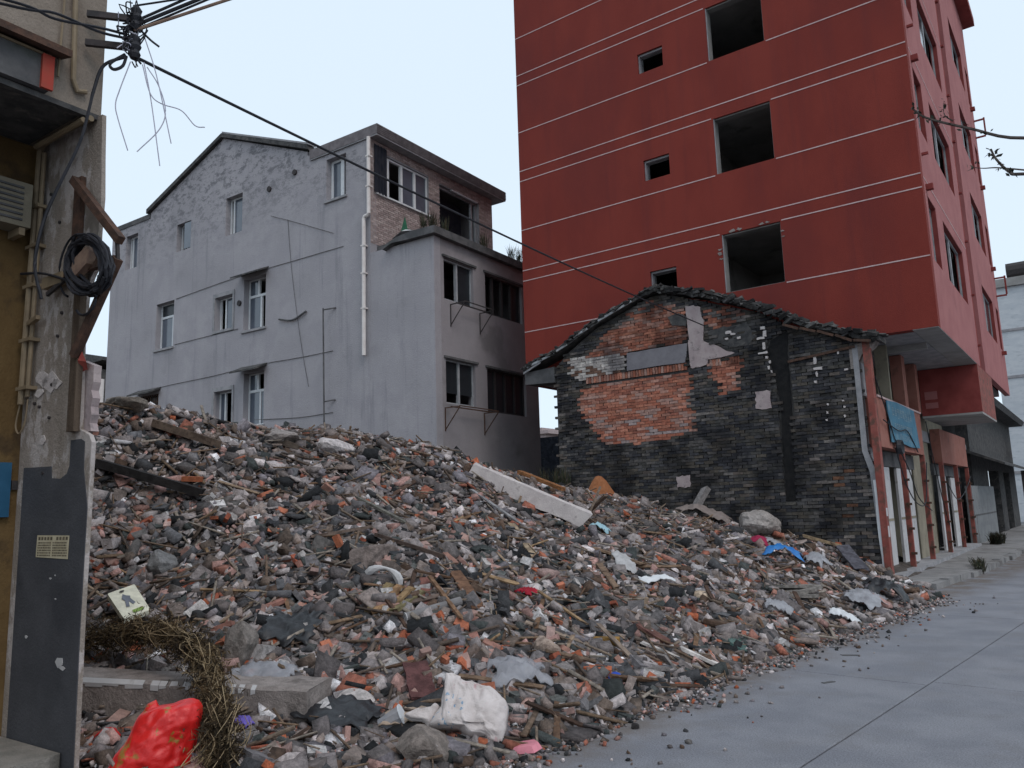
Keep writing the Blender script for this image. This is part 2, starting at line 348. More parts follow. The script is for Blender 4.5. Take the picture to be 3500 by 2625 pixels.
# broken cement edges round the lowest large opening
m = MB()
for x,z,s in ((-6.02,7.56,.12),(-5.86,7.57,.09),(-5.35,7.56,.10),(-5.22,7.57,.07),(-6.31,7.2,.07),(-6.32,7.1,.09),(-6.30,6.98,.06),(-4.92,7.3,.06),(-4.91,7.18,.05)):
    p = [(x+s*.8*math.cos(t)*random.uniform(.4,1.2), z+s*.35*math.sin(t)*random.uniform(.3,1.4)) for t in np.linspace(0,2*math.pi,12)[:-1]]
    m.prism(p,'y',RY0-.012,RY0+.02)
red.pieces('chipped_edge', m, 'concrete_raw')
for (a,b,c,d) in Fh:
    f = red.part('window', MB().wall('x',a+.01,b-.01,c+.01,d-.01,RX1-.135,RX1-.095,[(lerp(a,b,i/n_)+.05,lerp(a,b,(i+1)/n_)-.05,c+.06,d-.06) for n_ in (2 if b-a>1.2 else 1,) for i in range(n_)]), 'grey_frame')
    red.part('window_lining', MB().wall('x',a+.002,b-.002,c+.002,d-.002,RX1-.09,RX1-.006,[(a+.014,b-.014,c+.014,d-.014)]), 'red_dark', parent=f)
    if (a,c) in ((cols[1][0],6.19+ST),(cols[1][0],6.19)):
        continue
    nn = 2 if b-a>1.2 else 1
    for i in range(nn):
        a1,b1 = lerp(a,b,i/nn)+.06, lerp(a,b,(i+1)/nn)-.06
        if (i+int(c)) % 3 == 0: continue
        red.part('pane', MB().box(RX1-.12,RX1-.11,a1,b1,c+.07,d-.07), 'glass_dark' if 'glass_dark' in M else 'iron', parent=f)
# service chase with its pipes
ch = red.part('service_chase', MB().box(RX1-.29,RX1-.26,22.76,23.84,RZ0+.01,RZ1-.62), 'red_dark')
for yy in (22.95,23.25,23.6):
    red.part('chase_pipe', MB().tube([(RX1-.12,yy,RZ0+.05),(RX1-.12,yy,RZ1-.8)],.055,8), 'red_dark', parent=ch)
m = MB()
for k in range(6):
    for zz in (5.3,6.6):
        m.box(RX1-.2,RX1+.07,22.72,22.82,zz+ST*k*.98,zz+.04+ST*k*.98)
red.pieces('pipe_bracket', m, 'red_dark', parent=ch)
for k in range(4):          # drain spouts and small brackets poking out of the street front
    red.part('drain_spout', MB().box(RX1-.02,RX1+.13,17.02,17.14,7.62+ST*k,7.73+ST*k), 'red_dark')
    red.part('bracket', MB().bar((RX1,17.0,8.35+ST*k),(RX1+.12,17.0,8.35+ST*k),.05,.05), 'red_dark')
    red.part('drain_spout', MB().box(RX1-.02,RX1+.13,29.3,29.45,6.0+ST*k,6.11+ST*k), 'red_dark')
    m = MB()
    z = 8.05+ST*k
    m.bar((RX1,30.0,z),(RX1+.3,30.0,z),.05,.05); m.bar((RX1+.3,30.0,z+.02),(RX1+.3,30.0,z+.65),.05,.05); m.bar((RX1,30.0,z+.6),(RX1+.28,30.0,z+.6),.05,.05)
    if k in (0,2): red.part('air_conditioner_bracket', m, 'red_dark')
# underside of the overhang: edge beam and ceiling
red.part('soffit_beam', MB().box(RX1-.45,RX1-.004,RY0+.006,22.06,RZ0-.012,RZ0-.001), 'soffit')
red.part('soffit_ceiling', MB().box(RX0+.25,RX1-.46,RY0+.25,RY1-.25,RZ0-.008,RZ0-.001), 'cement')
red.part('soffit_rib', MB().box(-3.9,RX1-.46,RY0+1.5,RY0+1.62,RZ0-.14,RZ0-.009), 'soffit')
# the dropped bay further along
bay = red.part('street_bay', MB().box(-3.5,RX1+.002,22.07,25.05,3.60,RZ0-.016), 'red_frame', label='boxed bay hanging lower over the street')
red.part('bay_floor', MB().box(-3.5,RX1,22.05,25.07,3.55,3.598), 'soffit', parent=bay)
red.part('bay_side_shade', MB().box(-3.5,RX1-.002,22.055,22.068,3.60,RZ0-.02), 'red_dark', parent=bay)  # darker sheet: shade under the overhang put into this side's colour
red.part('faded_notice', MB().box(-3.40,-3.12,22.045,22.054,3.78,3.92), 'red_street', parent=bay)
red.part('faded_notice', MB().box(-3.40,-3.12,22.045,22.054,4.0,4.2), 'red_street', parent=bay)
# ground floor set back under it
gx = -3.34
red.part('ground_side_wall', MB().box(-9.9,gx-.28,RY0+.3,RY0+.5,0,RZ0-.02), 'dark_cement')
red.part('ground_back_wall', MB().box(-4.9,-4.7,RY0+.5,30.2,0,RZ0-.02), 'khaki')
red.part('corner_pilaster', MB().box(gx-.12,gx,16.10,16.30,-.1,RZ0-.02), 'red_frame')
for k,(z,h) in enumerate(((.90,.20),(1.28,.15))): red.part('paper_bill', MB().box(gx+.001,gx+.004,16.12,16.24,z,z+h), 'white_door')
red.part('first_floor_band', MB().box(gx-.24,gx-.01,16.36,20.78,2.58,3.54), 'pink_band')
red.part('first_floor_band', MB().box(gx-.24,gx-.01,23.32,28.0,2.48,3.36), 'pink_band')
red.part('band_trim', MB().box(gx-.25,gx+.015,16.36,20.78,3.542,3.58), 'groove')
red.part('stair_wall', MB().box(gx-.5,gx-.3,20.86,23.2,0,4.7), 'khaki')
for a,b in ((19.25,19.6),(20.78,21.1),(17.75,17.86)):
    red.part('column', MB().box(gx-.26,gx-.02,a,b,3.60,RZ0-.02), 'pink_band' if b-a>.2 else 'khaki')
red.part('upper_wall', MB().box(-4.4,-4.25,16.4,30.2,3.3,RZ0-.02), 'khaki')
red.part('upper_floor', MB().box(-4.68,gx-.26,16.4,30.2,3.0,3.28), 'cement')
for k,(y,z1) in enumerate(((18.4,2.58),(20.7,2.58),(23.28,2.5),(25.7,2.48),(27.95,2.46))):
    p = red.part('shutter_post', MB().box(gx-.10,gx+.0,y-.05,y+.05,.1,z1-.003), 'red_frame')
    m = MB()
    for zz in (.45,.95,1.45,1.95): m.box(gx-.05,gx+.06,y-.12,y-.07,zz,zz+.05)
    red.pieces('shutter_latch', m, 'rust', parent=p)
for a,b,z1 in ((17.1,18.0,2.24),(18.72,20.35,2.24),(24.0,25.2,2.16),(26.0,27.4,2.14)):
    d = red.part('door', MB().box(gx-.30,gx-.25,a,b,.2,z1), 'white_door')
    red.part('door_rail', MB().box(gx-.249,gx-.24,a+.03,b-.03,1.15,1.2), 'khaki', parent=d)
red.part('door_header', MB().box(gx-.34,gx-.24,16.36,20.7,2.25,2.56), 'dark_cement')
red.part('door_header', MB().box(gx-.34,gx-.24,23.34,27.9,2.17,2.46), 'dark_cement')
red.part('pier', MB().box(gx-.42,gx-.30,16.36,17.05,.1,2.24), 'khaki')
red.part('threshold', MB().box(gx-.6,gx+.12,16.4,27.9,.0,.2), 'cement')
m = MB(); m.prism([(16.6,1.28),(17.0,1.22),(17.0,1.12),(16.55,1.14)],'x',gx-.24,gx-.2)
red.part('hanging_flap', m, 'iron')

# blue shop banner
bn = T('shop_banner', 'faded blue shop banner with pale lettering hung on the pink band of the red building', 'banner', (gx,18.5,2.7))
bp = [(16.98,3.52),(17.9,3.56),(18.9,3.545),(19.75,3.53),(19.9,3.1),(20.05,2.70),(19.0,2.68),(18.0,2.73),(17.12,2.70),(17.06,3.1)]
bn.part('sheet', MB().prism(bp,'x',gx+.02,gx+.04), mat('banner_blue', (.045,.15,.23), (.07,.20,.29), 4, .7, .2, 20, c3=(.15,.24,.29), s3=3, m3=(.5,.68)))
m = MB()
def glyph(m, y, z, s, rng, p):
    """an unreadable square character: a few horizontal and vertical strokes"""
    t = s*.09
    for zz in sorted(rng.sample([.1,.3,.5,.7,.9],3)): m.add([(p,y+s*rng.uniform(0,.2),z+s*zz-t),(p,y+s*rng.uniform(.75,1),z+s*zz-t),(p,y+s*rng.uniform(.8,1),z+s*zz),(p,y+s*.1,z+s*zz)],[(0,1,2,3)])
    for yy in rng.sample([.15,.38,.6,.85],2):
        a = rng.uniform(0,.4); m.add([(p,y+s*yy-t,z+s*a),(p,y+s*yy,z+s*a),(p,y+s*yy,z+s*.95),(p,y+s*yy-t,z+s*.95)],[(0,1,2,3)])
rg = random.Random(3)
for j,(y0,y1,z,s) in enumerate(((17.35,19.5,3.22,.22),(17.5,19.4,2.95,.17),(17.9,19.2,2.78,.13))):
    y = y0
    while y+s < y1: glyph(m, y, z, s, rg, gx+.043); y += s*1.18
bn.part('lettering', m, mat('banner_letter', (.20,.29,.34), (.26,.33,.37), 6, .8))
# loose cables and a dark coil on that front
m = MB()
for pts in ([(gx+.03,16.2,3.9),(gx+.05,16.9,3.2),(gx+.06,17.3,2.75),(gx+.05,18.4,2.2),(gx+.05,19.2,1.6),(gx+.05,20.6,1.3)],
            [(gx+.04,16.5,3.1),(gx+.08,17.6,2.95),(gx+.07,18.6,3.0),(gx+.03,19.8,2.6)],
            [(gx+.03,17.4,2.6),(gx+.06,17.9,1.9),(gx+.06,18.8,1.5),(gx+.04,20.0,1.5),(gx+.03,20.7,2.4)],
            [(gx+.03,23.3,2.0),(gx+.05,24.5,1.55),(gx+.05,25.6,1.6),(gx+.04,27.0,1.9),(gx+.03,28.0,2.2)],
            [(gx+.03,21.2,3.4),(gx+.05,21.6,2.5),(gx+.05,22.2,1.6),(gx+.03,23.0,.9)]):
    m.tube(curve(pts,6), .012, 5)
for k in range(5): m.tube([(gx+.06+.01*k, 17.55+.16*math.cos(a)+.03*k, 2.62+.13*math.sin(a)) for a in np.linspace(0,6.28,14)], .02, 5)
single('loose_cables', m, 'rubber', 'slack black cables drooping across the shopfronts under the red building', 'cable', (gx,18,2.6))

# ================================================================== old brick house (surviving gable)
HY = 16.2
house = T('brick_house', 'old blackened brick house gable with exposed orange brick patches in front of the red building', 'house', (-7,16.2,0))
ROOF_B = [(-10.6,5.02),(-10.26,5.30),(-9.35,5.84),(-7.91,6.33),(-7.6,6.36),(-6.82,6.06),(-5.41,5.53),(-4.88,5.17),(-4.05,4.88),(-3.5,4.62)]
def roof_z(x): return float(np.interp(x,[p[0] for p in ROOF_B],[p[1] for p in ROOF_B]))
wp = [(-10.56,.0)]+[(-10.56,5.0)]+ROOF_B[1:-1]+[(-3.62,4.66),(-3.60,2.5),(-3.5,2.2),(-3.46,0)]
wall = house.part('gable_wall', MB().prism(wp,'y',HY+.02,HY+.30), 'mortar')
def inside(p, poly):
    x,y = p; r = False; n = len(poly); j = n-1
    for i in range(n):
        if (poly[i][1]>y)!=(poly[j][1]>y) and x < (poly[j][0]-poly[i][0])*(y-poly[i][1])/(poly[j][1]-poly[i][1])+poly[i][0]: r = not r
        j = i
    return r
BIG = [(-9.73,4.65),(-7.12,4.69),(-7.04,4.57),(-7.06,4.07),(-7.07,3.76),(-7.05,3.35),(-7.02,3.20),(-7.53,3.09),(-8.40,3.01),(-8.91,3.03),(-9.16,3.08),(-9.49,3.29),(-9.67,3.59),(-9.89,3.88),(-9.90,4.15),(-9.79,4.38),(-9.63,4.43)]
UP = [(-9.63,5.15),(-9.38,5.32),(-9.13,5.66),(-8.66,5.96),(-7.98,6.27),(-7.40,6.10),(-7.04,5.87),(-7.03,5.18),(-7.81,5.15),(-8.60,5.11)]
UPR = [(-6.64,5.84),(-6.19,5.82),(-5.41,5.46),(-5.91,5.39),(-6.35,5.34),(-6.64,5.36)]
SML = [(-6.58,4.63),(-5.84,4.67),(-5.93,4.36),(-5.92,4.00),(-6.33,3.89),(-6.38,4.14),(-6.59,4.32)]
WHT = [(-10.20,5.20),(-8.60,5.09),(-8.58,4.77),(-8.66,4.70),(-9.74,4.63),(-10.13,4.71)]
BAND = [(-8.56,5.10),(-7.05,5.12),(-7.13,4.70),(-8.57,4.70)]
PLA = [(-7.03,5.94),(-6.85,5.93),(-6.70,5.88),(-6.69,5.7),(-6.63,5.52),(-6.66,5.3),(-6.68,5.10),(-6.4,4.98),(-6.2,4.82),(-5.99,4.74),(-6.3,4.69),(-6.60,4.68),(-6.64,4.57),(-6.9,4.54),(-7.00,4.54),(-7.03,4.70),(-7.04,5.12),(-7.00,5.19),(-7.02,5.5)]
SLOT = [(-5.31,4.63),(-5.24,4.90),(-4.86,5.07),(-4.92,4.6),(-4.91,4.12),(-4.92,3.54),(-4.96,2.6),(-4.97,1.62),(-5.17,1.62),(-5.17,2.70),(-5.13,3.55),(-5.19,4.00)]
LOWP = [(-4.12,2.3),(-3.7,2.35),(-3.5,2.1),(-3.47,.4),(-4.1,.5),(-4.2,1.2)]
ORN = [(.40,.15,.10),(.45,.19,.13),(.36,.13,.085),(.44,.24,.19),(.33,.16,.12),(.40,.25,.21),(.43,.175,.115),(.31,.12,.085)]
DRK = [(.050,.050,.056),(.066,.064,.068),(.085,.081,.082),(.058,.056,.054),(.10,.092,.088),(.075,.069,.062),(.040,.040,.046),(.09,.078,.066)]
LGT = [(.14,.128,.122),(.17,.148,.138),(.12,.10,.088)]
WH = [(.46,.42,.40),(.52,.48,.45),(.40,.36,.34)]
rg = random.Random(5)
BW,BH,CX,CZ = .201,.0585,.209,.0655
protos = []
for k in range(6):
    m = MB().box(-BW/2,BW/2,-.03,.03,-BH/2,BH/2)
    m.v = [(x+rg.uniform(-.006,.006),y+rg.uniform(-.006,.006) if y<0 else y,z+rg.uniform(-.004,.004)) for x,y,z in m.v]
    me = m.mesh('brick'); me.materials.append(M['brick_obj']); protos.append(me)
stuff = MB(); n_single = 0
def put_brick(x, y, z, c, single, w=BW, h=BH, tilt=0.0):
    global n_single
    if single and n_single < 300:
        o = bpy.data.objects.new('brick', rg.choice(protos)); COL.objects.link(o); o.parent = wall
        o.location = (x-house.base[0], y-house.base[1], z-house.base[2]); o.rotation_euler = (rg.uniform(-.03,.03),tilt+rg.uniform(-.02,.02),rg.uniform(-.03,.03))
        o.scale = (w/BW,1,h/BH); o.color = (*c,1); n_single += 1
    else:
        a = [(sx*w/2+rg.uniform(-.006,.006), (sy*.03)+(rg.uniform(-.006,.006) if sy<0 else 0), sz*h/2+rg.uniform(-.004,.004)) for sx,sy,sz in ((-1,-1,-1),(1,-1,-1),(1,1,-1),(-1,1,-1),(-1,-1,1),(1,-1,1),(1,1,1),(-1,1,1))]
        stuff.add([(x+p[0],y+p[1],z+p[2]) for p in a], [(0,3,2,1),(4,5,6,7),(0,1,5,4),(1,2,6,5),(2,3,7,6),(3,0,4,7)], c)
nz = int(6.4/CZ)
for j in range(nz):
    z = .25+j*CZ
    x = -10.62+(CX/2 if j%2 else 0)
    while x < -3.42:
        xe = x
        xc = x+CX/2+rg.uniform(-.008,.008); x += CX
        left = -10.60+.05*math.sin(j*1.7)+.03*math.sin(j*5.1); right = (-3.62 if z > 2.4 else -3.50)+.04*math.sin(j*2.3)
        if xc-CX/2 < left or xc > right or z > roof_z(xc)-.04: continue
        p = (xc,z)
        if inside(p,SLOT) or inside(p,BAND) or inside(p,PLA): continue
        jit = .018*math.sin(xc*9+z*7)
        y = HY+rg.uniform(-.006,.006); sg = False
        q = (xc+jit,z+jit)
        if inside(q,BIG):
            if z > 4.50: continue
            c = rg.choice(ORN); y += .03; sg = True
            if rg.random() < .12 and z < 3.7: c = (.34,.27,.26)
        elif inside(q,SML): c = rg.choice(ORN); y += .02; sg = True
        elif inside(q,UP) or inside(q,UPR):
            c = rg.choice(ORN)
            s = rg.uniform(.62,.95); c = tuple(v*s for v in c)
            if z > roof_z(xc)-.3 and rg.random() < .6: c = rg.choice(LGT)
        elif inside(q,WHT): c = rg.choice(WH) if rg.random() > .2 else (.17,.10,.075)
        elif inside(q,LOWP): c = rg.choice(LGT+[(.16,.08,.05),(.22,.195,.18)]) if rg.random() < .35 else rg.choice(DRK)
        else:
            c = rg.choice(DRK)
            f = .5+.5*math.sin(xc*1.3+2*math.sin(z*1.1))*math.sin(z*1.7+xc*.6)
            if rg.random() < .03+.11*f*f: c = rg.choice(LGT)
            if z > 4.6: c = tuple(v*.8 for v in c)
            if xc < -9.9 and z < 4.6 and rg.random() < .35: c = rg.choice(LGT)
            if rg.random() < .02: continue
            if rg.random() < .06: y -= rg.uniform(.01,.03)
        k = rg.uniform(.86,1.14); c = tuple(v*k for v in c)
        if inside((xc-CX/4,z),SLOT) or inside((xc+CX/4,z),SLOT):
            put_brick(xc+(CX/4 if inside((xc-CX/4,z),SLOT) else -CX/4),y,z,c,False,BW/2-.01); continue
        put_brick(xc,y,z,c,sg)
# soldier courses over the blocked openings
for x0,x1,zc in ((-9.66,-7.10,4.595),(-6.55,-5.86,4.60)):
    x = x0
    while x < x1:
        c = rg.choice(ORN); k = rg.uniform(.75,1.05)
        put_brick(x,HY+.012,zc+(x-x0)*.006,tuple(v*k for v in c),False,.056,.15); x += .070
b_ = house.part('brickwork', stuff, 'brick_attr', parent=wall, kind='stuff')
def ragged(poly, amp, seed, sub=5):
    g = random.Random(seed); out = []
    for i in range(len(poly)):
        a,b = poly[i],poly[(i+1)%len(poly)]
        for k in range(sub):
            t = k/sub; out.append((lerp(a[0],b[0],t)+g.uniform(-amp,amp), lerp(a[1],b[1],t)+g.uniform(-amp,amp)))
    return out
house.part('plaster_patch', MB().prism(ragged(PLA,.012,1,3),'y',HY-.045,HY+.03), 'plaster_pink', parent=wall, label='pale pink plaster remnant')
house.part('plaster_patch', MB().prism(ragged(BAND,.008,2),'y',HY-.042,HY+.03), 'plaster_grey', parent=wall, label='smooth grey plaster band')
for i,(x0,x1,z0,z1) in enumerate(((-5.63,-5.31,3.50,3.86),(-7.50,-7.19,1.98,2.22))):
    house.part('plaster_patch', MB().prism(ragged([(x0,z0),(x1,z0),(x1,z1),(x0,z1)],.02,8+i),'y',HY-.044,HY+.02), 'plaster_pink', parent=wall)
house.part('tarred_patch', MB().prism(ragged([(-7.46,5.78),(-7.2,5.82),(-7.02,5.70),(-7.05,5.50),(-7.38,5.56)],.012,4),'y',HY-.06,HY+.03), 'roof_dark', parent=wall)
house.part('tarred_patch', MB().prism(ragged([(-6.55,5.28),(-6.2,5.34),(-5.7,5.36),(-5.5,5.1),(-5.7,4.86),(-6.1,4.92),(-6.42,5.05)],.03,14),'y',HY-.034,HY+.0), 'roof_dark', parent=wall)
house.part('flue_slot', MB().prism(SLOT,'y',HY+.004,HY+.019), 'sooty_shade', parent=wall)  # near-black sheet: painted shade in place of a deeper recess, plus soot
m = MB(); g = random.Random(9)                       # drips of pale paint and mortar dabs
for x,z,w,h in ((-5.36,5.18,.10,.06),(-5.33,5.05,.07,.12),(-5.42,4.97,.16,.05),(-5.36,4.80,.05,.14),(-5.40,4.66,.20,.035),(-5.33,4.55,.05,.05),(-5.27,4.45,.04,.06),
    (-4.33,4.19,.17,.05),(-4.37,4.36,.05,.16),(-4.40,3.93,.05,.05),(-4.36,4.08,.03,.1),(-3.92,4.45,.03,.06),(-3.80,4.10,.08,.03),(-4.20,3.46,.03,.03),(-4.23,3.3,.03,.05),(-4.25,3.15,.03,.03),(-3.91,3.5,.03,.03),(-3.91,3.2,.03,.05),(-3.9,3.38,.03,.04),
    (-5.25,4.25,.03,.05),(-5.30,4.33,.03,.08),(-6.1,5.2,.12,.07),(-6.0,5.15,.1,.04),(-5.88,5.05,.08,.05),(-6.15,5.07,.06,.04)):
    m.prism(ragged([(x-w/2,z-h/2),(x+w/2,z-h/2),(x+w/2,z+h/2),(x-w/2,z+h/2)],.008,int(abs(x*z)*100),2),'y',HY-.062,HY-.02)
house.part('mortar_dab', m, 'concrete_white', parent=wall, kind='stuff')
# end of the front wall: render, white strip, drainpipe
house.part('corner_render', MB().prism([(-3.66,4.55),(-3.56,4.55),(-3.56,2.5),(-3.44,2.1),(-3.42,.3),(-3.50,.3),(-3.56,2.1),(-3.66,2.5)],'y',HY-.05,HY+.34), 'cement')
house.part('white_strip', MB().prism(ragged([(-3.52,1.95),(-3.42,1.95),(-3.40,.2),(-3.50,.2)],.012,6),'y',HY-.075,HY-.052), 'white_frame')
house.part('roof_bracket', MB().prism([(-3.72,4.55),(-3.2,4.62),(-3.3,4.5),(-3.5,4.35),(-3.62,4.1),(-3.72,4.1)],'y',HY-.04,HY+.3), 'concrete_raw')
house.part('lintel_bar', MB().bar((-4.95,4.42,0),(-4.95,4.42,0.01),.01,.01) if False else MB().bar((-4.9,HY-.05,4.40),(-3.6,HY-.05,4.53),.05,.05), 'rust')
# roof: sagging verge of overlapping tiles on rafters
ROOF_T = [(-11.45,5.12),(-10.4,5.46),(-9.35,5.96),(-7.97,6.46),(-7.72,6.49),(-6.81,6.24),(-6.18,6.0),(-5.40,5.68),(-4.57,5.19),(-3.78,4.88),(-3.12,4.66)]
rp = ROOF_T+[(x,z-.10) for x,z in ROOF_T[::-1]]
roof = house.part('roof', MB().prism(rp,'y',HY-.14,HY+.37), 'roof_dark')
g = random.Random(12)
tm = MB()
nA = 5; th = .16
arc = [(math.cos(math.pi*k/nA)*.09, math.sin(math.pi*k/nA)*.045) for k in range(nA+1)]
tm.prism(arc+[(u*.8,v*.75-.006) for u,v in arc[::-1]],'x',-.13,.13)
tile_me = tm.mesh('roof_tile'); tile_me.materials.append(M['rubble_obj'])
s_ = 0; xs = np.linspace(-11.4,-3.15,78)
for i,x in enumerate(xs):
    z = float(np.interp(x,[p[0] for p in ROOF_T],[p[1] for p in ROOF_T])); dz = float(np.interp(x+.1,[p[0] for p in ROOF_T],[p[1] for p in ROOF_T]))-z
    for r in range(2):
        o = bpy.data.objects.new('roof_tile', tile_me); COL.objects.link(o); o.parent = roof
        o.scale = (1,.85,.7); o.location = (x-house.base[0]+g.uniform(-.02,.02), HY-.10+.17*r-house.base[1]+g.uniform(-.03,.03), z-.01+g.uniform(-.02,.025))
        o.rotation_euler = (g.uniform(-.12,.12), -math.atan2(dz,.1)+g.uniform(-.12,.12), g.uniform(-.2,.2))
        k = g.choice((.06,.075,.09,.11,.13)); o.color = (k,k*.98,k*.97,1)
vm = MB(); g = random.Random(33)                     # crumbling mortar and tile ends along the verge
for i in range(300):
    x = g.uniform(-11.4,-3.2); z = float(np.interp(x,[p[0] for p in ROOF_T],[p[1] for p in ROOF_T])); thick = .08 if x < -7.8 else .15
    c = Vector((x,HY-.14+g.uniform(-.06,.06),z-thick*.75+thick*g.random()+(.02 if g.random()<.25 else 0))); s = g.uniform(.025,.085 if x > -7.8 else .06)
    k = g.choice((.035,.05,.065,.08,.11,.14)); q = Euler((g.uniform(-.4,.4),g.uniform(-.5,.5),g.uniform(-.3,.3))).to_matrix()
    vm.add([c+q@Vector((sx*s*g.uniform(.8,1.6),sy*s*.6,sz*s*g.uniform(.3,.6))) for sx,sy,sz in ((-1,-1,-1),(1,-1,-1),(1,1,-1),(-1,1,-1),(-1,-1,1),(1,-1,1),(1,1,1),(-1,1,1))],
        [(0,3,2,1),(4,5,6,7),(0,1,5,4),(1,2,6,5),(2,3,7,6),(3,0,4,7)],(k,k*.97,k*.95))
house.part('crumbling_verge', vm, 'brick_attr', parent=roof, kind='stuff')
house.part('eave_board', MB().prism([(-11.46,5.00),(-10.57,5.05),(-10.57,4.66),(-11.44,4.70)],'y',HY-.05,HY+.34), 'dark_cement', parent=roof)
house.part('eave_trim', MB().prism([(-11.42,5.0),(-10.9,5.22),(-10.9,5.17),(-11.42,4.95)],'y',HY-.16,HY-.13), 'cement', parent=roof)
m = MB()
for a,b in (((-9.2,5.94),(-8.3,6.25)),((-9.9,5.66),(-9.5,5.8)),((-11.3,5.1),(-10.6,5.3)),((-10.5,5.35),(-10.1,5.5))):
    m.bar((a[0],HY-.16,a[1]+.02),(b[0],HY-.16,b[1]+.02),.03,.05)
house.pieces('verge_strip', m, 'grey_frame', parent=roof)
for i in range(5):
    x = -4.9+i*.33
    house.part('rafter_end', MB().bar((x,HY-.18,roof_z(x)-.03),(x+.3,HY-.2,roof_z(x+.3)-.05),.05,.05), 'rust', parent=roof)

# ================================================================== grey building
GYAW, GY = 2.15, 15.5
XT, XG = -15.14, -12.86          # street ends of the top storey and of the storeys below it
GX0, GYB = -28.58, 21.4
grey = T('grey_building', 'weathered grey rendered house with a low gable and scattered windows behind the rubble', 'building', (-20,18,0), GYAW)
def glassmat(name, c, rough=.12, spec=.9):
    m = mat(name, c, tuple(v*1.25 for v in c), 2, rough, spec=spec); return m
M['glass_sky'] = glassmat('glass_sky', (.075,.09,.115), .12)
M['glass_dark'] = glassmat('glass_dark', (.02,.024,.028), .22, .3)
M['curtain_dark'] = mat('curtain_dark', (.012,.014,.022), (.022,.022,.03), 5, .95)
gw = [ # x0,x1,z0,z1, kind
 (-27.63,-26.86,10.77,12.07,'slide'),(-24.42,-23.6,10.79,11.78,'right'),(-21.70,-20.84,10.75,12.06,'slide'),(-16.93,-16.11,10.75,12.05,'left'),
 (-25.48,-24.43,7.46,9.10,'transom'),(-22.12,-21.2,7.62,8.73,'casement'),(-20.66,-19.6,7.40,9.08,'canopy'),
 (-26.25,-25.15,4.6,5.92,'grill'),(-22.03,-21.12,4.50,5.62,'casement'),(-20.58,-19.6,4.38,6.04,'canopy')]
holes = [w[:4] for w in gw]
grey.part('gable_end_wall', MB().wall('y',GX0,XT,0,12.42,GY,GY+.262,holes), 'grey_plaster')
gab = [(-26.08,12.422),(-26.08,12.62),(-21.91,14.24),(-17.77,12.56),(-17.77,12.422)]
grey.part('gable', MB().prism(gab,'y',GY,GY+.26), 'grey_plaster')
grey.part('stair_bay_wall', MB().wall('y',XT+.002,XG,0,8.80,GY+.004,GY+.26), 'grey_plaster')
grey.part('top_end_wall', MB().box(XT-.26,XT-.01,GY+.27,GY+.28,9,9.1), 'grey_plaster') if False else None
# low parapets either side of the gable and the gable's roof
p1 = grey.part('parapet', MB().box(GX0-.03,-26.10,GY-.03,GY+.3,12.422,12.60), 'dark_cement')
p2 = grey.part('parapet', MB().box(-17.66,XT+.05,GY-.02,GY+.3,12.422,12.56), 'side_plaster')
rf = grey.part('gable_roof', MB().prism([(-26.2,12.60),(-21.91,14.255),(-17.66,12.58),(-17.66,12.72),(-21.91,14.39),(-26.2,12.76)],'y',GY-.12,GYB), 'roof_dark')
grey.part('ridge_coping', MB().prism([(-21.9,14.392),(-17.62,12.722),(-17.62,12.78),(-21.9,14.45)],'y',GY-.10,GY+.2), 'cement', parent=rf)
# sides, back, floors
grey.part('far_wall', MB().box(GX0,GX0+.26,GY+.262,GYB,0,12.42), 'grey_plaster')
grey.part('rear_wall', MB().box(GX0+.27,XT,GYB-.26,GYB-.002,0,12.42), 'side_plaster')
for z in (3.2,6.2,9.0,12.2): grey.part('floor_slab', MB().box(GX0+.27,XT-.28,GY+.27,GYB-.27,z,z+.16), 'room')
for x in (-24.9+.7,-18.6): grey.part('partition', MB().box(x,x+.12,GY+.27,GYB-.27,0,12.19), 'room')
# brick-faced top storey over the terrace
A = (15.70,18.05,10.64,11.90); B = (18.58,20.66,9.9,11.86)
top = grey.part('top_storey_wall', MB().wall('x',GY+.262,GYB,9.06,12.20,XT-.26,XT-.012,[A,B]), 'cement')
mbk = MB(); g = random.Random(21); j = 0; z = 9.10
while z < 12.18:
    y = GY+.0 - (.1 if j%2 else 0)
    while y < GYB:
        y0,y1 = max(y,GY+.004),min(y+.2,GYB-.004); y += .21
        if y1-y0 < .04: continue
        segs = [(y0,y1)]
        for h in (A,B):
            if h[2]-.05 < z+.03 < h[3]+.02:
                ns = []
                for a,b in segs:
                    if b <= h[0] or a >= h[1]: ns.append((a,b))
                    else:
                        if a < h[0]: ns.append((a,h[0]))
                        if b > h[1]: ns.append((h[1],b))
                segs = ns
        for a,b in segs:
            if b-a < .03: continue
            k = g.uniform(.8,1.15); c = g.choice(((.40,.32,.30),(.37,.29,.275),(.42,.345,.325),(.34,.265,.25)))
            mbk.box(XT-.011,XT+.004+g.uniform(0,.003),a+.005,b-.005,z,z+.052,tuple(v*k for v in c))
    z += .062; j += 1
grey.part('brick_facing', mbk, 'brick_pale', parent=top, kind='stuff')
grey.part('top_side_roof', MB().box(-17.6,XT+.32,GY-.06,GYB+.42,12.24,12.54), 'metal_roof', label='flat roof slab with ribbed metal edge')
m = MB()
for k in range(5): m.box(XT+.318,XT+.335,GY-.06,GYB+.42,12.265+k*.055,12.265+k*.055+.02)
grey.pieces('roof_edge_rib', m, 'metal_roof')
grey.part('roof_soffit', MB().box(-17.6,XT+.31,GY-.05,GYB+.41,12.205,12.238), 'cement')
grey.part('rain_end_wall', MB().box(-16.2,XT,GYB+.0,GYB+.012,9.06,12.2), 'side_plaster')
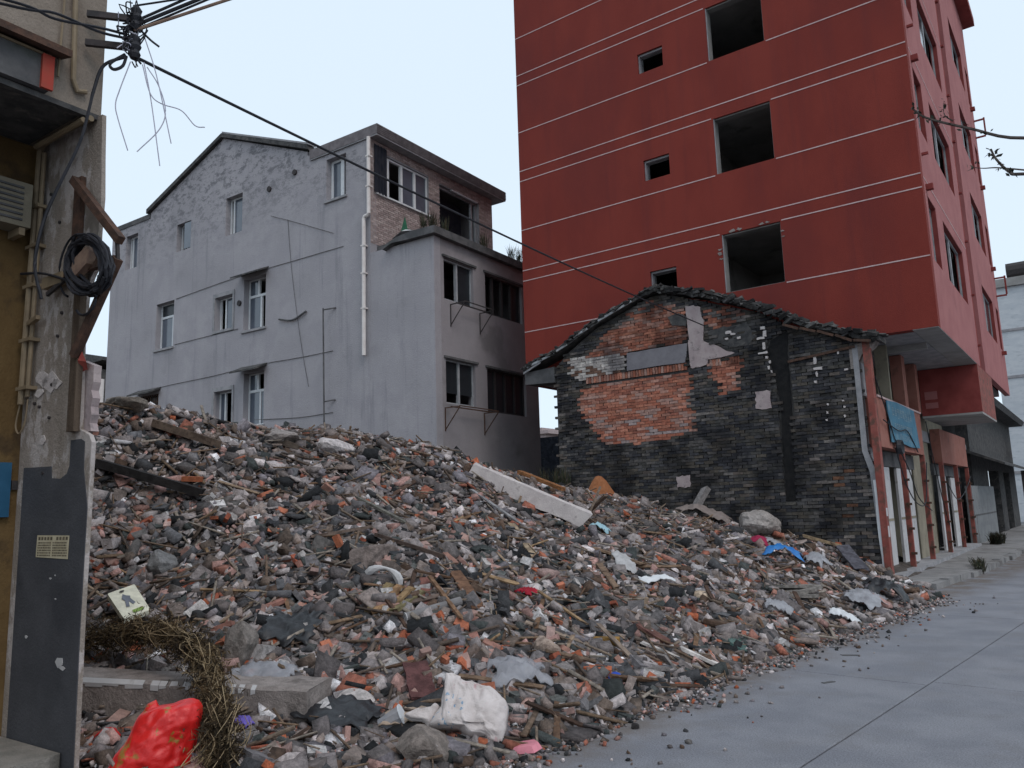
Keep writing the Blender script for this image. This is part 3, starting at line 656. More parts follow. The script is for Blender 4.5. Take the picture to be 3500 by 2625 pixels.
# four-light window A with a dark curtain, and the open door B
f = grey.part('window', MB().wall('x',A[0]+.01,A[1]-.01,A[2]+.01,A[3]-.01,XT-.14,XT-.06,[(lerp(A[0],A[1],i/4)+.045,lerp(A[0],A[1],(i+1)/4)-.045,A[2]+.06,A[3]-.06) for i in range(4)]), 'white_frame')
for i in (2,3):
    grey.part('pane', MB().box(XT-.11,XT-.10,lerp(A[0],A[1],i/4)+.046,lerp(A[0],A[1],(i+1)/4)-.046,A[2]+.061,A[3]-.061), 'glass_sky', parent=f)
grey.part('sill', MB().box(XT-.05,XT+.07,A[0]-.03,A[1]+.03,A[2]-.05,A[2]-.002), 'white_frame', parent=f)
m = MB()
yy = np.linspace(15.62,16.12,9)
for a,b,i in zip(yy,yy[1:],range(8)):
    xa,xb = XT+.06+.04*(i%2), XT+.06+.04*((i+1)%2)
    m.add([(xa,a,10.62),(xb,b,10.62),(xb,b,12.02),(xa,a,12.08)],[(0,1,2,3)])
    m.add([(xa-.02,a,10.62),(xb-.02,b,10.62),(xb-.02,b,12.02),(xa-.02,a,12.08)],[(3,2,1,0)])
grey.part('curtain', m, 'curtain_dark', parent=f, label='dark blanket hung outside the window')
f = grey.part('terrace_door_frame', MB().wall('x',B[0]+.01,B[1]-.01,B[2]+.01,B[3]-.01,XT-.2,XT-.12,[(B[0]+.07,B[1]-.30,B[2]+.05,B[3]-.06),(B[1]-.24,B[1]-.07,B[2]+.05,B[3]-.06)]), 'grey_frame')
grey.part('door_leaf', MB().box(XT-.6,XT-.55,B[0]+.1,B[1]-.3,B[2]+.1,B[3]-.1), 'curtain_dark', parent=f)
grey.part('head_strip', MB().box(XT-.05,XT+.03,B[0]+.6,B[1]-.1,B[3]-.04,B[3]+.0), 'white_frame', parent=f)
# terrace slab, ragged at its broken left end
sl = grey.part('terrace_slab', MB().box(XT+.005,XG+.0,GY+.27,GYB-.9,8.80,9.05), 'dark_cement')
grey.part('slab_nosing', MB().prism([(-14.55,8.72),(-14.2,8.84),(-13.6,8.81),(XG+.16,8.80),(XG+.16,9.0),(-13.5,9.02),(-14.0,8.97),(-14.4,8.86)],'y',GY-.16,GY+.265), 'dark_cement', parent=sl)
grey.part('slab_nosing', MB().box(XG+.003,XG+.16,GY+.267,20.55,8.79,9.0), 'dark_cement', parent=sl)
# street side of the lower storeys (in the alley)
hs = [(15.90,17.20,7.16,8.31),(17.75,19.62,7.12,8.30),(15.92,17.2,4.38,5.57),(17.74,19.7,4.32,5.55)]
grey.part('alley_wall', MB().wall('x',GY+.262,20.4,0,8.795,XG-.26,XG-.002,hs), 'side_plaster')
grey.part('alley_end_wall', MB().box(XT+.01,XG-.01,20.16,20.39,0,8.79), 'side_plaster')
for i,(a,b,c,d) in enumerate(hs):
    nn = 2 if i in (0,2) else 4
    f = grey.part('window', MB().wall('x',a+.01,b-.01,c+.01,d-.01,XG-.16,XG-.08,[(lerp(a,b,k/nn)+.035,lerp(a,b,(k+1)/nn)-.035,c+.05,d-.05) for k in range(nn)]), 'grey_frame' if nn==2 else 'iron')
    for k in range(nn):
        if i == 1 and k < 3: continue
        if i == 0 and k == 0: continue
        zb = c+.3 if i == 2 else c+.051
        grey.part('pane', MB().box(XG-.13,XG-.12,lerp(a,b,k/nn)+.036,lerp(a,b,(k+1)/nn)-.036,zb,d-.051), 'glass_dark', parent=f)
    grey.part('lintel', MB().box(XG-.05,XG+.05,a-.08,b+.1,d+.003,d+.06), 'dark_cement', parent=f)
for (a,b,z) in ((16.15,17.45,7.05),(15.85,17.55,4.25)):
    m = MB(); x1 = XG+.5
    for y in (a,b):
        m.bar((XG,y,z),(x1,y,z),.025,.025); m.bar((XG+.01,y,z-.02),(XG+.01,y,z-.6),.025,.025); m.bar((x1-.02,y,z-.02),(XG+.02,y,z-.55),.02,.02)
    m.bar((x1-.02,a,z+.02),(x1-.02,b,z+.02),.025,.025); m.bar((XG+.2,a,z+.02),(XG+.2,b,z+.02),.03,.03)
    grey.part('air_conditioner_bracket', m, 'rust' if z < 5 else 'iron')
# windows of the gable end
g = random.Random(31)
for (a,b,c,d,k) in gw:
    yf = GY+.19; H = [];  w = b-a
    if k == 'slide': H = [(a+.05,a+w*.18,c+.06,d-.06),(a+w*.25,a+w*.72,c+.06,d-.06),(a+w*.79,b-.03,c+.06,d-.06)]; fm = 'white_frame'
    elif k == 'right': H = [(a+.04,a+w*.42,c+.05,d-.05),(a+w*.48,b-.03,c+.05,d-.05)]; fm = 'white_frame'
    elif k == 'left': H = [(a+.09,a+w*.50,c+.09,d-.08),(a+w*.66,b-.03,c+.06,d-.05)]; fm = 'white_frame'
    elif k == 'transom': H = [(a+.06,b-.04,d-.44,d-.04),(a+.06,a+w*.66,c+.06,d-.52),(a+w*.72,b-.04,c+.06,d-.52)]; fm = 'white_frame'
    elif k == 'casement': H = [(a+.06,a+w*.30,c+.05,d-.05),(a+w*.37,a+w*.68,c+.05,d-.05),(a+w*.75,b-.04,c+.05,d-.05)]; fm = 'white_frame'
    elif k == 'canopy': H = [(a+.06,a+w*.42,d-.52,d-.05),(a+w*.5,b-.05,d-.52,d-.05),(a+.06,a+w*.55,c+.07,d-.60),(a+w*.62,b-.05,c+.07,d-.60)]; fm = 'white_frame'
    else: H = [(lerp(a,b,i/8)+.02,lerp(a,b,(i+1)/8)-.02,lerp(c,d,q/5)+.02,lerp(c,d,(q+1)/5)-.02) for i in range(8) for q in range(5)]; fm = 'rust'
    f = grey.part('window', MB().wall('y',a+.006,b-.006,c+.006,d-.006,yf if k!='grill' else GY+.03,yf+.06 if k!='grill' else GY+.05,H), fm)
    open_ = {'slide':(0,2),'right':(0,),'left':(1,),'transom':(2,),'casement':(0,) if d>8 else (1,),'canopy':(1,3) if d>8 else (1,)}.get(k,())
    for i,h in enumerate(H):
        if k == 'grill' or i in open_: continue
        grey.part('pane', MB().box(h[0]-.004,h[1]+.004,yf+.025,yf+.035,h[2]-.004,h[3]+.004), 'glass_sky' if not (k=='transom' and i==0) else 'glass_dark', parent=f)
    if k == 'grill': grey.part('pane', MB().box(a+.01,b-.01,yf+.03,yf+.04,c+.01,d-.01), 'glass_dark', parent=f)
    if k in ('canopy','transom','left'):
        grey.part('sill', MB().box(a-.06,b+.06,GY-.06,GY+.12,c-.07,c-.002), 'cement', parent=f)
    if k in ('casement',):
        grey.part('surround', MB().wall('y',a-.10,b+.08,c-.08,d+.13,GY-.03,GY+.0,[(a,b,c,d)]), 'cement', parent=f)
    if k in ('canopy','grill'):
        cv = MB().prism([(GY-.42,d+.02),(GY,d+.22),(GY,d+.16),(GY-.42,d-.03)],'x',a-.16,b+.12)
        grey.part('canopy', cv, 'roof_dark', parent=f)
    if k == 'right': grey.part('sash', MB().box(a+w*.5,b,GY+.02,GY+.04,c+.04,d-.03), 'glass_sky', parent=f)
for x,z in ((-19.50,11.81),(-18.31,12.04),(-20.86,8.35)):
    grey.part('vent', MB().tube([(x,GY-.05,z),(x,GY+.1,z)],.09,10), 'iron')
# down-pipe, wall cables, stay pole
grey.part('downpipe', MB().tube([(XT+.02,GY-.09,12.2),(XT+.02,GY-.09,9.92),(XT-.03,GY-.09,9.88),(XT-.13,GY-.09,9.87),(XT-.17,GY-.09,9.80),(XT-.17,GY-.09,5.90)],.055,10), 'pvc')
m = MB()
for zz in (11.6,10.7,9.0,8.2,7.2): m.box(XT-.24 if zz<9.8 else XT-.05,XT-.10 if zz<9.8 else XT+.09,GY-.15,GY,zz,zz+.04)
grey.pieces('pipe_clip', m, 'pvc')
m = MB().tube([(-16.79,GY-.22,7.45),(-16.70,GY-.22,3.2)],.022,8)
for zz in (7.40,4.75): m.bar((-16.76,GY-.22,zz),(-16.5,GY,zz+.06),.035,.035)
grey.part('wall_pole', m, 'dark_cement')
m = MB()
for pts in ([(-26.4,5.98),(-25,6.12),(-22,6.16),(-20.2,6.24),(-18,6.21),(-16.6,6.22)],[(-24.3,9.1),(-22,9.2),(-20.6,9.23),(-18,9.22),(-16.2,9.22)],[(-24.3,7.5),(-22.2,7.52),(-20.9,7.52)],[(-20,4.55),(-18,4.44),(-16.6,4.46)]):
    m.tube(curve([(x,GY-.015,z) for x,z in pts],4),.009,5)
grey.part('wall_cable', m, 'dark_cement')
m = MB().tube(curve([(-19.4,GY-.02,10.9),(-18.2,GY-.02,10.4),(-16.6,GY-.02,9.7)],5),.008,5)
m.tube(curve([(-18.6,GY-.02,10.6),(-18.4,GY-.02,9.0),(-18.0,GY-.02,6.9),(-17.6,GY-.02,5.3)],5),.007,5)
m.tube(curve([(-18.9,GY-.05,7.5),(-18.3,GY-.05,7.38),(-17.7,GY-.05,7.55)],6),.03,6)
grey.part('wall_cable', m, 'dark_cement')
# odds and ends left on the terrace edge
single('tarpaulin_bundle', MB().add([(-14.3,15.45,9.0),(-13.9,15.4,9.12),(-13.5,15.42,9.06),(-13.45,15.7,9.06),(-13.9,15.75,9.2),(-14.3,15.75,9.06),(-13.9,15.58,9.22)],[(0,1,6),(1,2,6),(2,3,6),(3,4,6),(4,5,6),(5,0,6),(0,5,4,3,2,1)]), 'white_door','pale plastic bundle on the broken terrace edge of the grey building','bundle',(-14,15.5,9.0),GYAW)
m = MB().add([(-13.98+.14*math.cos(t),15.62+.1*math.sin(t),9.1) for t in np.linspace(0,6.28,9)[:-1]]+[(-13.96,15.62,9.62)],[(i,(i+1)%8,8) for i in range(8)])
single('green_bundle', m, mat('green_cloth',(.02,.09,.05),(.03,.13,.07),8,.9),'dark green pointed bundle standing on the grey building terrace','bundle',(-13.98,15.6,9.1),GYAW)
def weeds(name,label,spots,n,h,yaw,cols,base):
    m = MB(); g = random.Random(len(label))
    for x,y,z in spots:
        for k in range(n):
            a = g.uniform(0,6.28); r = g.uniform(.03,.22); t = Vector((math.cos(a)*r,math.sin(a)*r,g.uniform(.3,1)*h))
            b = Vector((x+g.uniform(-.08,.08),y+g.uniform(-.08,.08),z)); mid = b+t*.55+Vector((0,0,.06))
            w = Vector((-math.sin(a),math.cos(a),0))*g.uniform(.004,.010); c = g.choice(cols)
            m.add([b-w*.5,b+w*.5,mid+w,mid-w,b+t],[(0,1,2,3),(3,2,4)],c)
    return single(name,m,'brick_attr',label,'weeds',base,yaw)
GRN = [(.05,.06,.035),(.07,.065,.04),(.09,.07,.045),(.04,.05,.035)]
weeds('terrace_weeds','dry weeds and litter growing along the terrace edge of the grey building',[(-13.0,15.6,9.04),(-13.1,15.8,9.04),(-12.95,16.1,9.04),(-12.9,19.2,9.04),(-12.9,19.6,9.04),(-12.92,20.0,9.04),(-13.2,15.5,9.02),(-12.9,17.8,9.04)],60,.55,GYAW,GRN,(-13,17,9.04))

# ================================================================== corner building on the left
LYAW = 2.0; LX = -5.33; LYE = 2.745
corner = T('corner_building', 'shabby building at the left with an overhanging upper floor and half-painted pillar', 'building', (-6,1,0), LYAW)
M['corner_upper'] = mat('corner_upper', (.23,.19,.155), (.28,.235,.195), 3, .93, .5, 40, c3=(.18,.145,.115), s3=1.5, fine=.08)
M['corner_yellow'] = mat('corner_yellow', (.115,.07,.028), (.15,.095,.04), 2.5, .92, .4, 40, c3=(.07,.045,.024), s3=3, m3=(.52,.68))
def pil_extra(t, col):
    sp = t['ramp'](t['noise'](4.2,(1,1,.55),7,.7), .50, .58); return t['mixc'](sp, col, (.45,.405,.385))
M['pillar_render'] = mat('pillar_render', (.26,.222,.19), (.33,.285,.25), 5, .95, .6, 40, c3=(.14,.115,.095), s3=2.2, m3=(.52,.7), stretch=(1,1,.4), fine=.08, extra=pil_extra)
M['pillar_paint'] = mat('pillar_paint', (.058,.060,.068), (.075,.077,.086), 3, .85, .3, 50, c3=(.048,.05,.058), s3=1.4, fine=.1)
corner.part('upper_floor', MB().box(-11,LX,-6,LYE,4.44,9), 'corner_upper')
corner.part('porch_ceiling', MB().box(-6.12,LX-.03,-6,LYE-.12,4.425,4.437), 'roof_dark')
corner.part('shop_wall', MB().box(-11,-6.14,-6,LYE,0,4.43), 'corner_yellow')
PY0 = 2.712
pl = corner.part('pillar', MB().prism([(-6.138,0),(-5.17,0),(-5.18,1.0),(-5.165,2.12),(-5.20,2.17),(-5.33,2.22),(-5.36,2.8),(-5.335,3.15),(-5.28,3.25),(-5.215,3.32),(-5.22,3.55),(-5.205,3.8),(-5.23,4.1),(-5.25,4.424),(-6.138,4.424)],'y',PY0,LYE-.004), 'pillar_render')
corner.part('paint_skirt', MB().prism([(-6.05,.0),(-5.172,.0),(-5.182,1.0),(-5.17,1.70),(-5.24,1.95),(-5.245,2.13),(-5.29,2.15),(-5.42,2.15),(-5.42,1.98),(-5.45,1.93),(-5.53,1.90),(-5.65,1.91),(-5.66,1.99),(-6.05,2.0)],'y',PY0-.006,PY0-.001), 'pillar_paint', parent=pl)
g = random.Random(4); m = MB()
for x,z,s in ((-5.86,2.62,.10),(-5.75,2.58,.12),(-5.9,2.52,.06),(-5.66,2.56,.07),(-5.8,2.18,.05)):
    m.prism([(x+s*math.cos(t)*g.uniform(.6,1.2), z+s*.6*math.sin(t)*g.uniform(.6,1.2)) for t in np.linspace(0,6.28,10)[:-1]],'y',PY0-.008,PY0-.002)
corner.pieces('plaster_blotch', m, 'concrete_white', parent=pl)
m = MB()
for x,z in ((-5.72,2.56),(-5.88,2.42),(-5.73,2.33),(-5.68,2.90),(-5.64,3.06),(-5.95,2.45),(-5.77,1.95),(-5.9,4.0),(-5.75,3.75)): m.tube([(x,PY0-.014,z),(x,PY0+.02,z)],.012,6)
corner.pieces('anchor_hole', m, 'iron', parent=pl)
m = MB()
for x,z,s in ((-5.43,1.48,.022),(-5.58,1.25,.016),(-5.52,1.27,.01),(-5.5,1.12,.014),(-5.86,.86,.018),(-5.40,.73,.06),(-5.37,.70,.04)):
    m.prism([(x+s*math.cos(t)*g.uniform(.4,1.2), z+s*.6*math.sin(t)*g.uniform(.4,1.2)) for t in np.linspace(0,6.28,7)[:-1]],'y',PY0-.010,PY0-.007)
corner.pieces('paint_chip', m, 'white_door', parent=pl)
corner.part('wooden_post', MB().box(-5.40,-5.31,PY0-.05,PY0-.008,2.20,3.40), 'wood_dark' if 'wood_dark' in M else 'rust', parent=pl)
# conduits down the inner edge of the pillar and along the underside
m = MB().tube([(-6.06,PY0-.05,2.45),(-6.05,PY0-.05,3.1),(-6.02,PY0-.05,4.36),(-5.98,PY0-.05,4.395),(-5.3,PY0-.05,4.39)],.022,8)
corner.part('conduit', m, 'old_pvc')
m = MB().tube([(-5.99,PY0-.04,2.5),(-5.98,PY0-.04,3.06),(-5.97,PY0-.04,4.33)],.016,8); m.tube([(-5.32,PY0-.09,4.37),(-6.0,PY0-.09,4.37)],.02,8)
corner.part('conduit', m, 'old_pvc')
m = MB()
for z in (2.55,2.9,3.3,3.6,3.9): m.box(-6.10,-5.94,PY0-.075,PY0-.0,z,z+.025)
corner.pieces('conduit_clip', m, 'old_pvc')
corner.part('frayed_cord', MB().tube(curve([(-6.07,PY0-.05,2.45),(-6.09,PY0-.06,2.30),(-6.03,PY0-.06,2.24),(-5.98,PY0-.05,2.32),(-5.98,PY0-.04,2.48)],6),.006,5), 'old_pvc')
corner.part('socket_stub', MB().bar((-6.02,PY0-.05,3.03),(-5.84,PY0-.07,3.05),.03,.03), 'old_pvc')
corner.part('wall_box', MB().box(-5.82,-5.55,PY0-.07,PY0-.008,3.25,3.33), 'old_pvc', parent=pl)
# corner conduit and a hook on the upper face
m = MB().tube([(LX+.025,2.50,5.6),(LX+.025,2.53,4.62),(LX+.025,2.56,4.55),(LX+.025,2.62,4.57)],.018,8); m.tube([(LX+.02,2.46,6),(LX+.02,2.43,4.6)],.008,6)
corner.part('conduit', m, 'old_pvc')
corner.part('drip_mould', MB().box(LX-.03,LX+.02,-6,LYE+.02,4.40,4.438), 'roof_dark')
# old sign box on the upper face: frame, board, rusty cap
sg = corner.part('sign_box', MB().box(LX+.002,LX+.06,-1.5,2.36,4.45,4.70), 'dark_cement', label='old grey sign board with red trim')
corner.part('sign_cap', MB().prism([(LX,4.74),(LX+.16,4.70),(LX+.16,4.75),(LX,4.84)],'y',-1.5,2.45), 'rust', parent=sg)
corner.part('sign_strip', MB().box(LX+.061,LX+.075,-1.5,2.36,4.685,4.70), 'old_pvc', parent=sg)
corner.part('sign_trim', MB().box(LX+.06,LX+.085,2.30,2.375,4.45,4.69), mat('trim_red',(.36,.05,.035),(.30,.06,.04),8,.8), parent=sg)
# switch and air-conditioner on the shop wall
corner.part('switch_box', MB().box(-6.139,-6.12,2.665,2.706,1.85,1.915), 'iron')
ac = T('air_conditioner', 'old boxy air conditioner under the porch ceiling of the corner building', 'appliance', (-6.0,2.3,3.7), LYAW)
ac.part('case', MB().box(-6.13,-5.95,1.9,2.60,3.72,4.05), 'khaki')
m = MB()
for k in range(7): m.box(-5.949,-5.94,1.96,2.54,3.76+k*.04,3.775+k*.04)
ac.pieces('slat', m, 'dark_cement')
ac.part('bracket', MB().box(-6.13,-5.96,2.53,2.57,3.66,3.715), 'old_pvc')
bs = T('blue_sign', 'blue enamel sign at the left edge on the yellow shop wall', 'sign', (-6.1,2.3,1.66), LYAW)
bs.part('plate', MB().box(-6.135,-6.105,2.0,2.652,1.66,2.04), mat('sign_blue',(.02,.085,.16),(.03,.11,.20),5,.5))
# notice pasted on the painted skirt
nt_ = T('paper_notice', 'small yellowed notice pasted on the dark pillar paint', 'notice', (-5.8,PY0,1.4), LYAW)
nt_.part('sheet', MB().prism([(-5.79,1.385),(-5.37,1.375),(-5.365,1.525),(-5.785,1.53)],'y',PY0-.0105,PY0-.008), mat('old_paper',(.46,.40,.27),(.55,.49,.35),12,.95))
m = MB(); g = random.Random(2)
def tick(m,x0,x1,z0,z1,y): m.add([(x0,y,z0),(x1,y,z0),(x1,y,z1),(x0,y,z1)],[(0,1,2,3)])
for x in np.arange(-5.765,-5.40,.040):
    if abs(x+5.575) > .02: tick(m,x,x+.028,1.497,1.518,PY0-.0115)
for r in range(6):
    for blk in ((-5.77,-5.60),(-5.57,-5.39)):
        x = blk[0]
        while x < blk[1]:
            w = g.uniform(.008,.018); tick(m,x,x+w,1.392+r*.0165,1.392+r*.0165+.010,PY0-.0115); x += w+g.uniform(.003,.007)
nt_.part('printing', m, mat('print_ink',(.10,.085,.06),(.16,.13,.09),20,.95))
# step in front of the shop
single('concrete_step', MB().prism([(-6.13,-2),(-5.31,-2),(-5.27,-1.9),(-5.27,PY0-.1),(-5.31,PY0-.02),(-6.13,PY0-.02)],'z',-.1,.2), mat('step_cement',(.20,.19,.17),(.27,.25,.225),6,.93,.6,40,fine=.1), 'worn concrete step at the foot of the painted pillar', 'step', (-5.7,2,0), LYAW)

# ================================================================== cables, brackets and coil on the corner building
def Lw_(p):
    a = R(LYAW); return (p[0]*math.cos(a)-p[1]*math.sin(a), p[0]*math.sin(a)+p[1]*math.cos(a), p[2])
rk = T('cable_rack', 'iron rack with insulators and tangled wires on the corner of the left building', 'cable rack', (-5.2,2.6,4.8))
for z in (5.14,4.92):
    b_ = rk.part('arm', MB().bar((-5.37,2.40,z),(-5.15,2.66,z-.005),.03,.045), 'iron')
    m = MB(); zs = [(.028,-.09),(.042,-.06),(.03,-.03),(.045,0),(.032,.03),(.04,.06),(.02,.09)]
    m.tube([(-5.16,2.64,z+q) for r,q in zs],[r for r,q in zs],10)
    rk.part('insulator', m, 'rubber', parent=b_)
m = MB(); g = random.Random(8)
for k in range(26):
    p = Vector((-5.18,2.62,g.uniform(4.86,5.2))); pts = [p+Vector((g.gauss(0,.035),g.gauss(0,.035),g.gauss(0,.05))) for _ in range(5)]
    m.tube(curve(pts,4),.005,4)
rk.part('tangle', m, 'rubber')
m = MB()
for k in range(8):
    p = Vector((-5.18,2.62,g.uniform(4.86,5.1))); m.tube(curve([p+Vector((g.gauss(0,.04),g.gauss(0,.04),g.gauss(0,.05))) for _ in range(4)],4),.004,4)
rk.part('tangle', m, 'wire_pale')
m = MB()
for pts in ([(-5.17,2.62,4.8),(-5.2,2.57,4.58),(-5.21,2.55,4.46),(-5.2,2.57,4.35),(-5.17,2.63,4.14)],[(-5.14,2.7,4.82),(-5.11,2.75,4.53),(-5.07,2.81,4.06)],
    [(-5.13,2.72,4.79),(-5.09,2.79,4.66),(-5.06,2.83,4.48),(-5.08,2.8,4.33),(-5.14,2.68,4.14)],[(-5.14,2.69,5.03),(-5.09,2.77,4.73),(-5.04,2.87,4.24)],
    [(-5.14,2.69,4.8),(-5.11,2.74,4.59),(-5.08,2.81,4.53),(-5.01,2.92,4.5),(-4.96,3.0,4.4),(-4.93,3.06,4.4)]):
    m.tube(curve(pts,7),.0042,5)
rk.part('hanging_wire', m, 'wire_pale', label='thin pale cut wires dangling in the air')
m = MB()
m.tube(curve([(-5.15,2.67,5.06),(-5.12,2.73,5.0),(-5.09,2.78,4.96)],4),.008,5); m.tube(curve([(-5.16,2.64,4.85),(-5.14,2.68,4.80)],4),.008,5)
m.tube(curve([(-5.19,2.59,4.85),(-5.23,2.51,4.76),(-5.22,2.53,4.72),(-5.2,2.58,4.76),(-5.19,2.6,4.84)],8),.011,6)
m.tube(curve([(-5.19,2.6,4.84),(-5.26,2.48,4.74),(-5.30,2.44,4.55),(-5.31,2.42,4.4),(-5.33,2.38,4.15),(-5.38,2.27,3.78),(-5.42,2.22,3.56),(-5.45,2.20,3.28),(-5.42,2.24,3.05)],7),.011,6)
rk.part('cable_loop', m, 'rubber')
# spans: pulled to a pole across the street, along the facade, and to the brick house
m = MB()
for a,b,r,s in (((-5.17,2.62,5.07),(1.7,9.3,10.35),.013,.0),((-5.16,2.65,5.13),(1.68,9.28,10.75),.010,.0),((-5.17,2.62,5.23),(1.66,9.26,7.6),.007,0),((-5.16,2.64,5.05),(1.72,9.32,10.45),.008,.0)):
    a = Vector(a); b = Vector(b); m.tube([a.lerp(b,t)-Vector((0,0,.12*t*(1-t))) for t in np.linspace(0,1,14)],r,6)
single('overhead_cables', m, 'rubber', 'thick black cables climbing from the wall rack to the top of the picture', 'cable', (-5.17,2.62,5.07))
a = Vector((-5.16,2.63,5.04)); b = Vector((1.7,9.28,9.35))
single('service_wire', MB().tube([a.lerp(b,t)-Vector((0,0,.1*t*(1-t))) for t in np.linspace(0,1,14)],.011,6), 'wire_brown', 'brown sheathed wire running up beside the black cables', 'cable', (-5.16,2.63,5.04))
m = MB()
for dz,e in ((0,.05),(.03,-.02)):
    m.tube(curve([(-5.26,1.2,4.72+dz),(-5.20,1.9,4.85+dz),(-5.19,2.12,4.87+dz+e),(-5.19,2.4,4.93+dz),(-5.2,2.6,4.98+dz)],6),.010,5)
single('facade_cable', m, 'rubber', 'pair of dark cables strung along the upper face of the left building', 'cable', (-5.2,2,4.8))
a = Vector((-5.18,2.62,4.86)); b = Vector((-6.6,16.12,5.42))
single('span_cable', MB().tube([a.lerp(b,t)-Vector((0,0,1.0*t*(1-t)*.25)) for t in np.linspace(0,1,24)],.012,6), 'rubber', 'long black cable crossing from the left building to the brick gable', 'cable', tuple(a))
up_ = T('utility_pole','tall concrete utility pole at the street side carrying the black cables','pole',(1.75,9.35,0))
up_.part('shaft', MB().tube([(1.75,9.35,-.1),(1.75,9.35,11.0)],[.16,.10],14), 'cement')
for z in (10.4,9.3,7.6): up_.part('cross_arm', MB().bar((1.45,9.05,z-.04),(2.1,9.7,z-.04),.07,.07), 'iron')
# iron brackets and the coil of spare cable
br = T('pole_bracket', 'rusty angle-iron bracket strut leaning out from the pillar', 'bracket', (-5.5,2.6,2.7), LYAW)
br.part('upper_strut', MB().bar((-5.47,PY0-.06,3.98),(-4.90,PY0-.02,3.42),.05,.055), 'rust')
br.part('back_plate', MB().box(-5.50,-5.41,PY0-.04,PY0-.006,3.35,4.0), 'rust')
br.part('lower_strut', MB().bar((-4.92,PY0-.02,3.30),(-5.33,PY0-.06,2.70),.05,.05), 'rust')
br.part('cross_arm', MB().bar((-5.50,PY0-.06,3.30),(-4.94,PY0-.02,3.30),.04,.05), 'rust')
br.part('strap', MB().bar((-4.94,PY0-.02,3.44),(-4.92,PY0-.02,3.29),.02,.02), 'iron')
br.part('red_rag', MB().add([(-5.33,PY0-.02,2.70),(-5.27,PY0-.04,2.73),(-5.25,PY0-.02,2.66),(-5.30,PY0+.02,2.62),(-5.35,PY0,2.60),(-5.30,PY0-.05,2.67)],[(0,1,5),(1,2,5),(2,3,5),(3,4,5),(4,0,5),(0,4,3,2,1)]), mat('rag_red',(.30,.06,.05),(.36,.09,.07),20,.9))
co = T('cable_coil', 'hanging coil of spare black cable on the bracket by the pillar', 'cable coil', (-5.2,2.7,3.1), LYAW)
m = MB(); g = random.Random(6)
for k in range(13):
    rx,rz = g.uniform(.22,.29), g.uniform(.13,.19); cx,cz = -5.15+g.uniform(-.03,.03), 3.30+g.uniform(-.03,.02); ph = g.uniform(0,6)
    t_ = .55
    m.tube([(cx+(rx*math.cos(a)*math.cos(-t_)-rz*math.sin(a)*math.sin(-t_)), PY0-.09+g.uniform(-.01,.01)+.03*math.sin(a+ph), cz+(rx*math.cos(a)*math.sin(-t_)+rz*math.sin(a)*math.cos(-t_))) for a in np.linspace(0,2*math.pi,22)], .011, 6)
co.part('loops', m, 'rubber')
m = MB().tube([(-5.16+.13*math.cos(a),PY0-.09,3.05+.10*math.sin(a)) for a in np.linspace(-2.6,1.8,16)],.009,6)
m.tube([(-5.42+.20*math.cos(a),PY0-.05,3.35+.22*math.sin(a)) for a in np.linspace(.5,4.4,18)],.008,6)
m.tube(curve([(-6.12,PY0-.08,3.42),(-5.8,PY0-.08,3.36),(-5.5,PY0-.07,3.26),(-5.3,PY0-.05,3.16),(-5.2,PY0,3.12)],6),.010,6)
co.part('loose_turn', m, 'rubber')
co.part('clamp', MB().prism([(-5.34,3.36),(-5.18,3.42),(-5.13,3.38),(-5.16,3.30),(-5.3,3.24),(-5.36,3.28)],'y',PY0-.10,PY0-.05), 'wire_brown')
co.part('bolt', MB().bar((-5.75,PY0-.06,3.20),(-5.50,PY0-.08,3.08) if False else (-5.5,PY0-.06,3.27),.02,.03), 'iron')

# ================================================================== buildings further off
far = T('white_block', 'pale grey-white apartment block far down the street at the right edge', 'building', (2,58,0))
far.part('wall', MB().box(-4.4,9,55,66,0,13.9), mat('far_white',(.50,.53,.56),(.58,.60,.62),1.5,.92,c3=(.42,.45,.48),s3=2,stretch=(1,1,3)))
far.part('cornice', MB().box(-4.6,9.2,54.8,66.2,13.9,14.4), 'soffit')
for k in range(4): far.part('string_course', MB().box(-4.45,9,54.94,54.998,2.8+k*2.8,2.95+k*2.8), 'cement')
far.part('water_tank', MB().tube([(-3.4,56,15.0),(-1.4,56,15.0)],.55,12), 'iron')
far.part('tank_stand', MB().box(-3.4,-1.4,55.6,56.4,14.402,14.5), 'cement')
dk = T('dark_shop_house', 'dark low shop house with a rough awning beyond the red building', 'house', (-6,36,0))
dk.part('wall', MB().wall('x',30.6,46,0,4.9,-3.9,-3.55,[(35.0,38.6,-.1,2.6),(40.5,43,-.1,2.6)]), 'roof_dark')
dk.part('end_wall', MB().box(-9,-3.91,30.6,30.9,0,4.9), 'dark_cement')
dk.part('rear_wall', MB().box(-9,-8.7,30.91,46,0,4.9), 'dark_cement')
dk.part('roof', MB().prism([(-9.2,4.9),(-3.0,4.9),(-2.9,5.1),(-6,6.4),(-9.2,5.1)],'y',30.4,46.3), 'roof_dark')
dk.part('awning', MB().prism([(-3.55,3.0),(-2.5,2.55),(-2.5,2.62),(-3.55,3.1)],'y',29.5,46), 'roof_dark')
dk.part('post', MB().box(-2.75,-2.6,38.5,38.75,0,2.56), 'iron')
yw = T('yard_wall', 'grey rendered yard wall with faint painted letters beside the shutters', 'wall', (-3.5,31.5,0))
yw.part('panel', MB().box(-3.54,-3.36,28.3,34.3,0,1.92), mat('yard_grey',(.17,.178,.185),(.22,.227,.23),2,.93,.3,30,c3=(.12,.12,.12),s3=2))
m = MB(); rg = random.Random(9)
for j in range(5): glyph(m, 29.4+j*.75, 1.1, .42, rg, -3.357)
for j in range(6): tk = 29.6+j*.5; m.add([(-3.357,tk,.62),(-3.357,tk+.34,.62),(-3.357,tk+.34,.76),(-3.357,tk,.76)],[(0,1,2,3)])
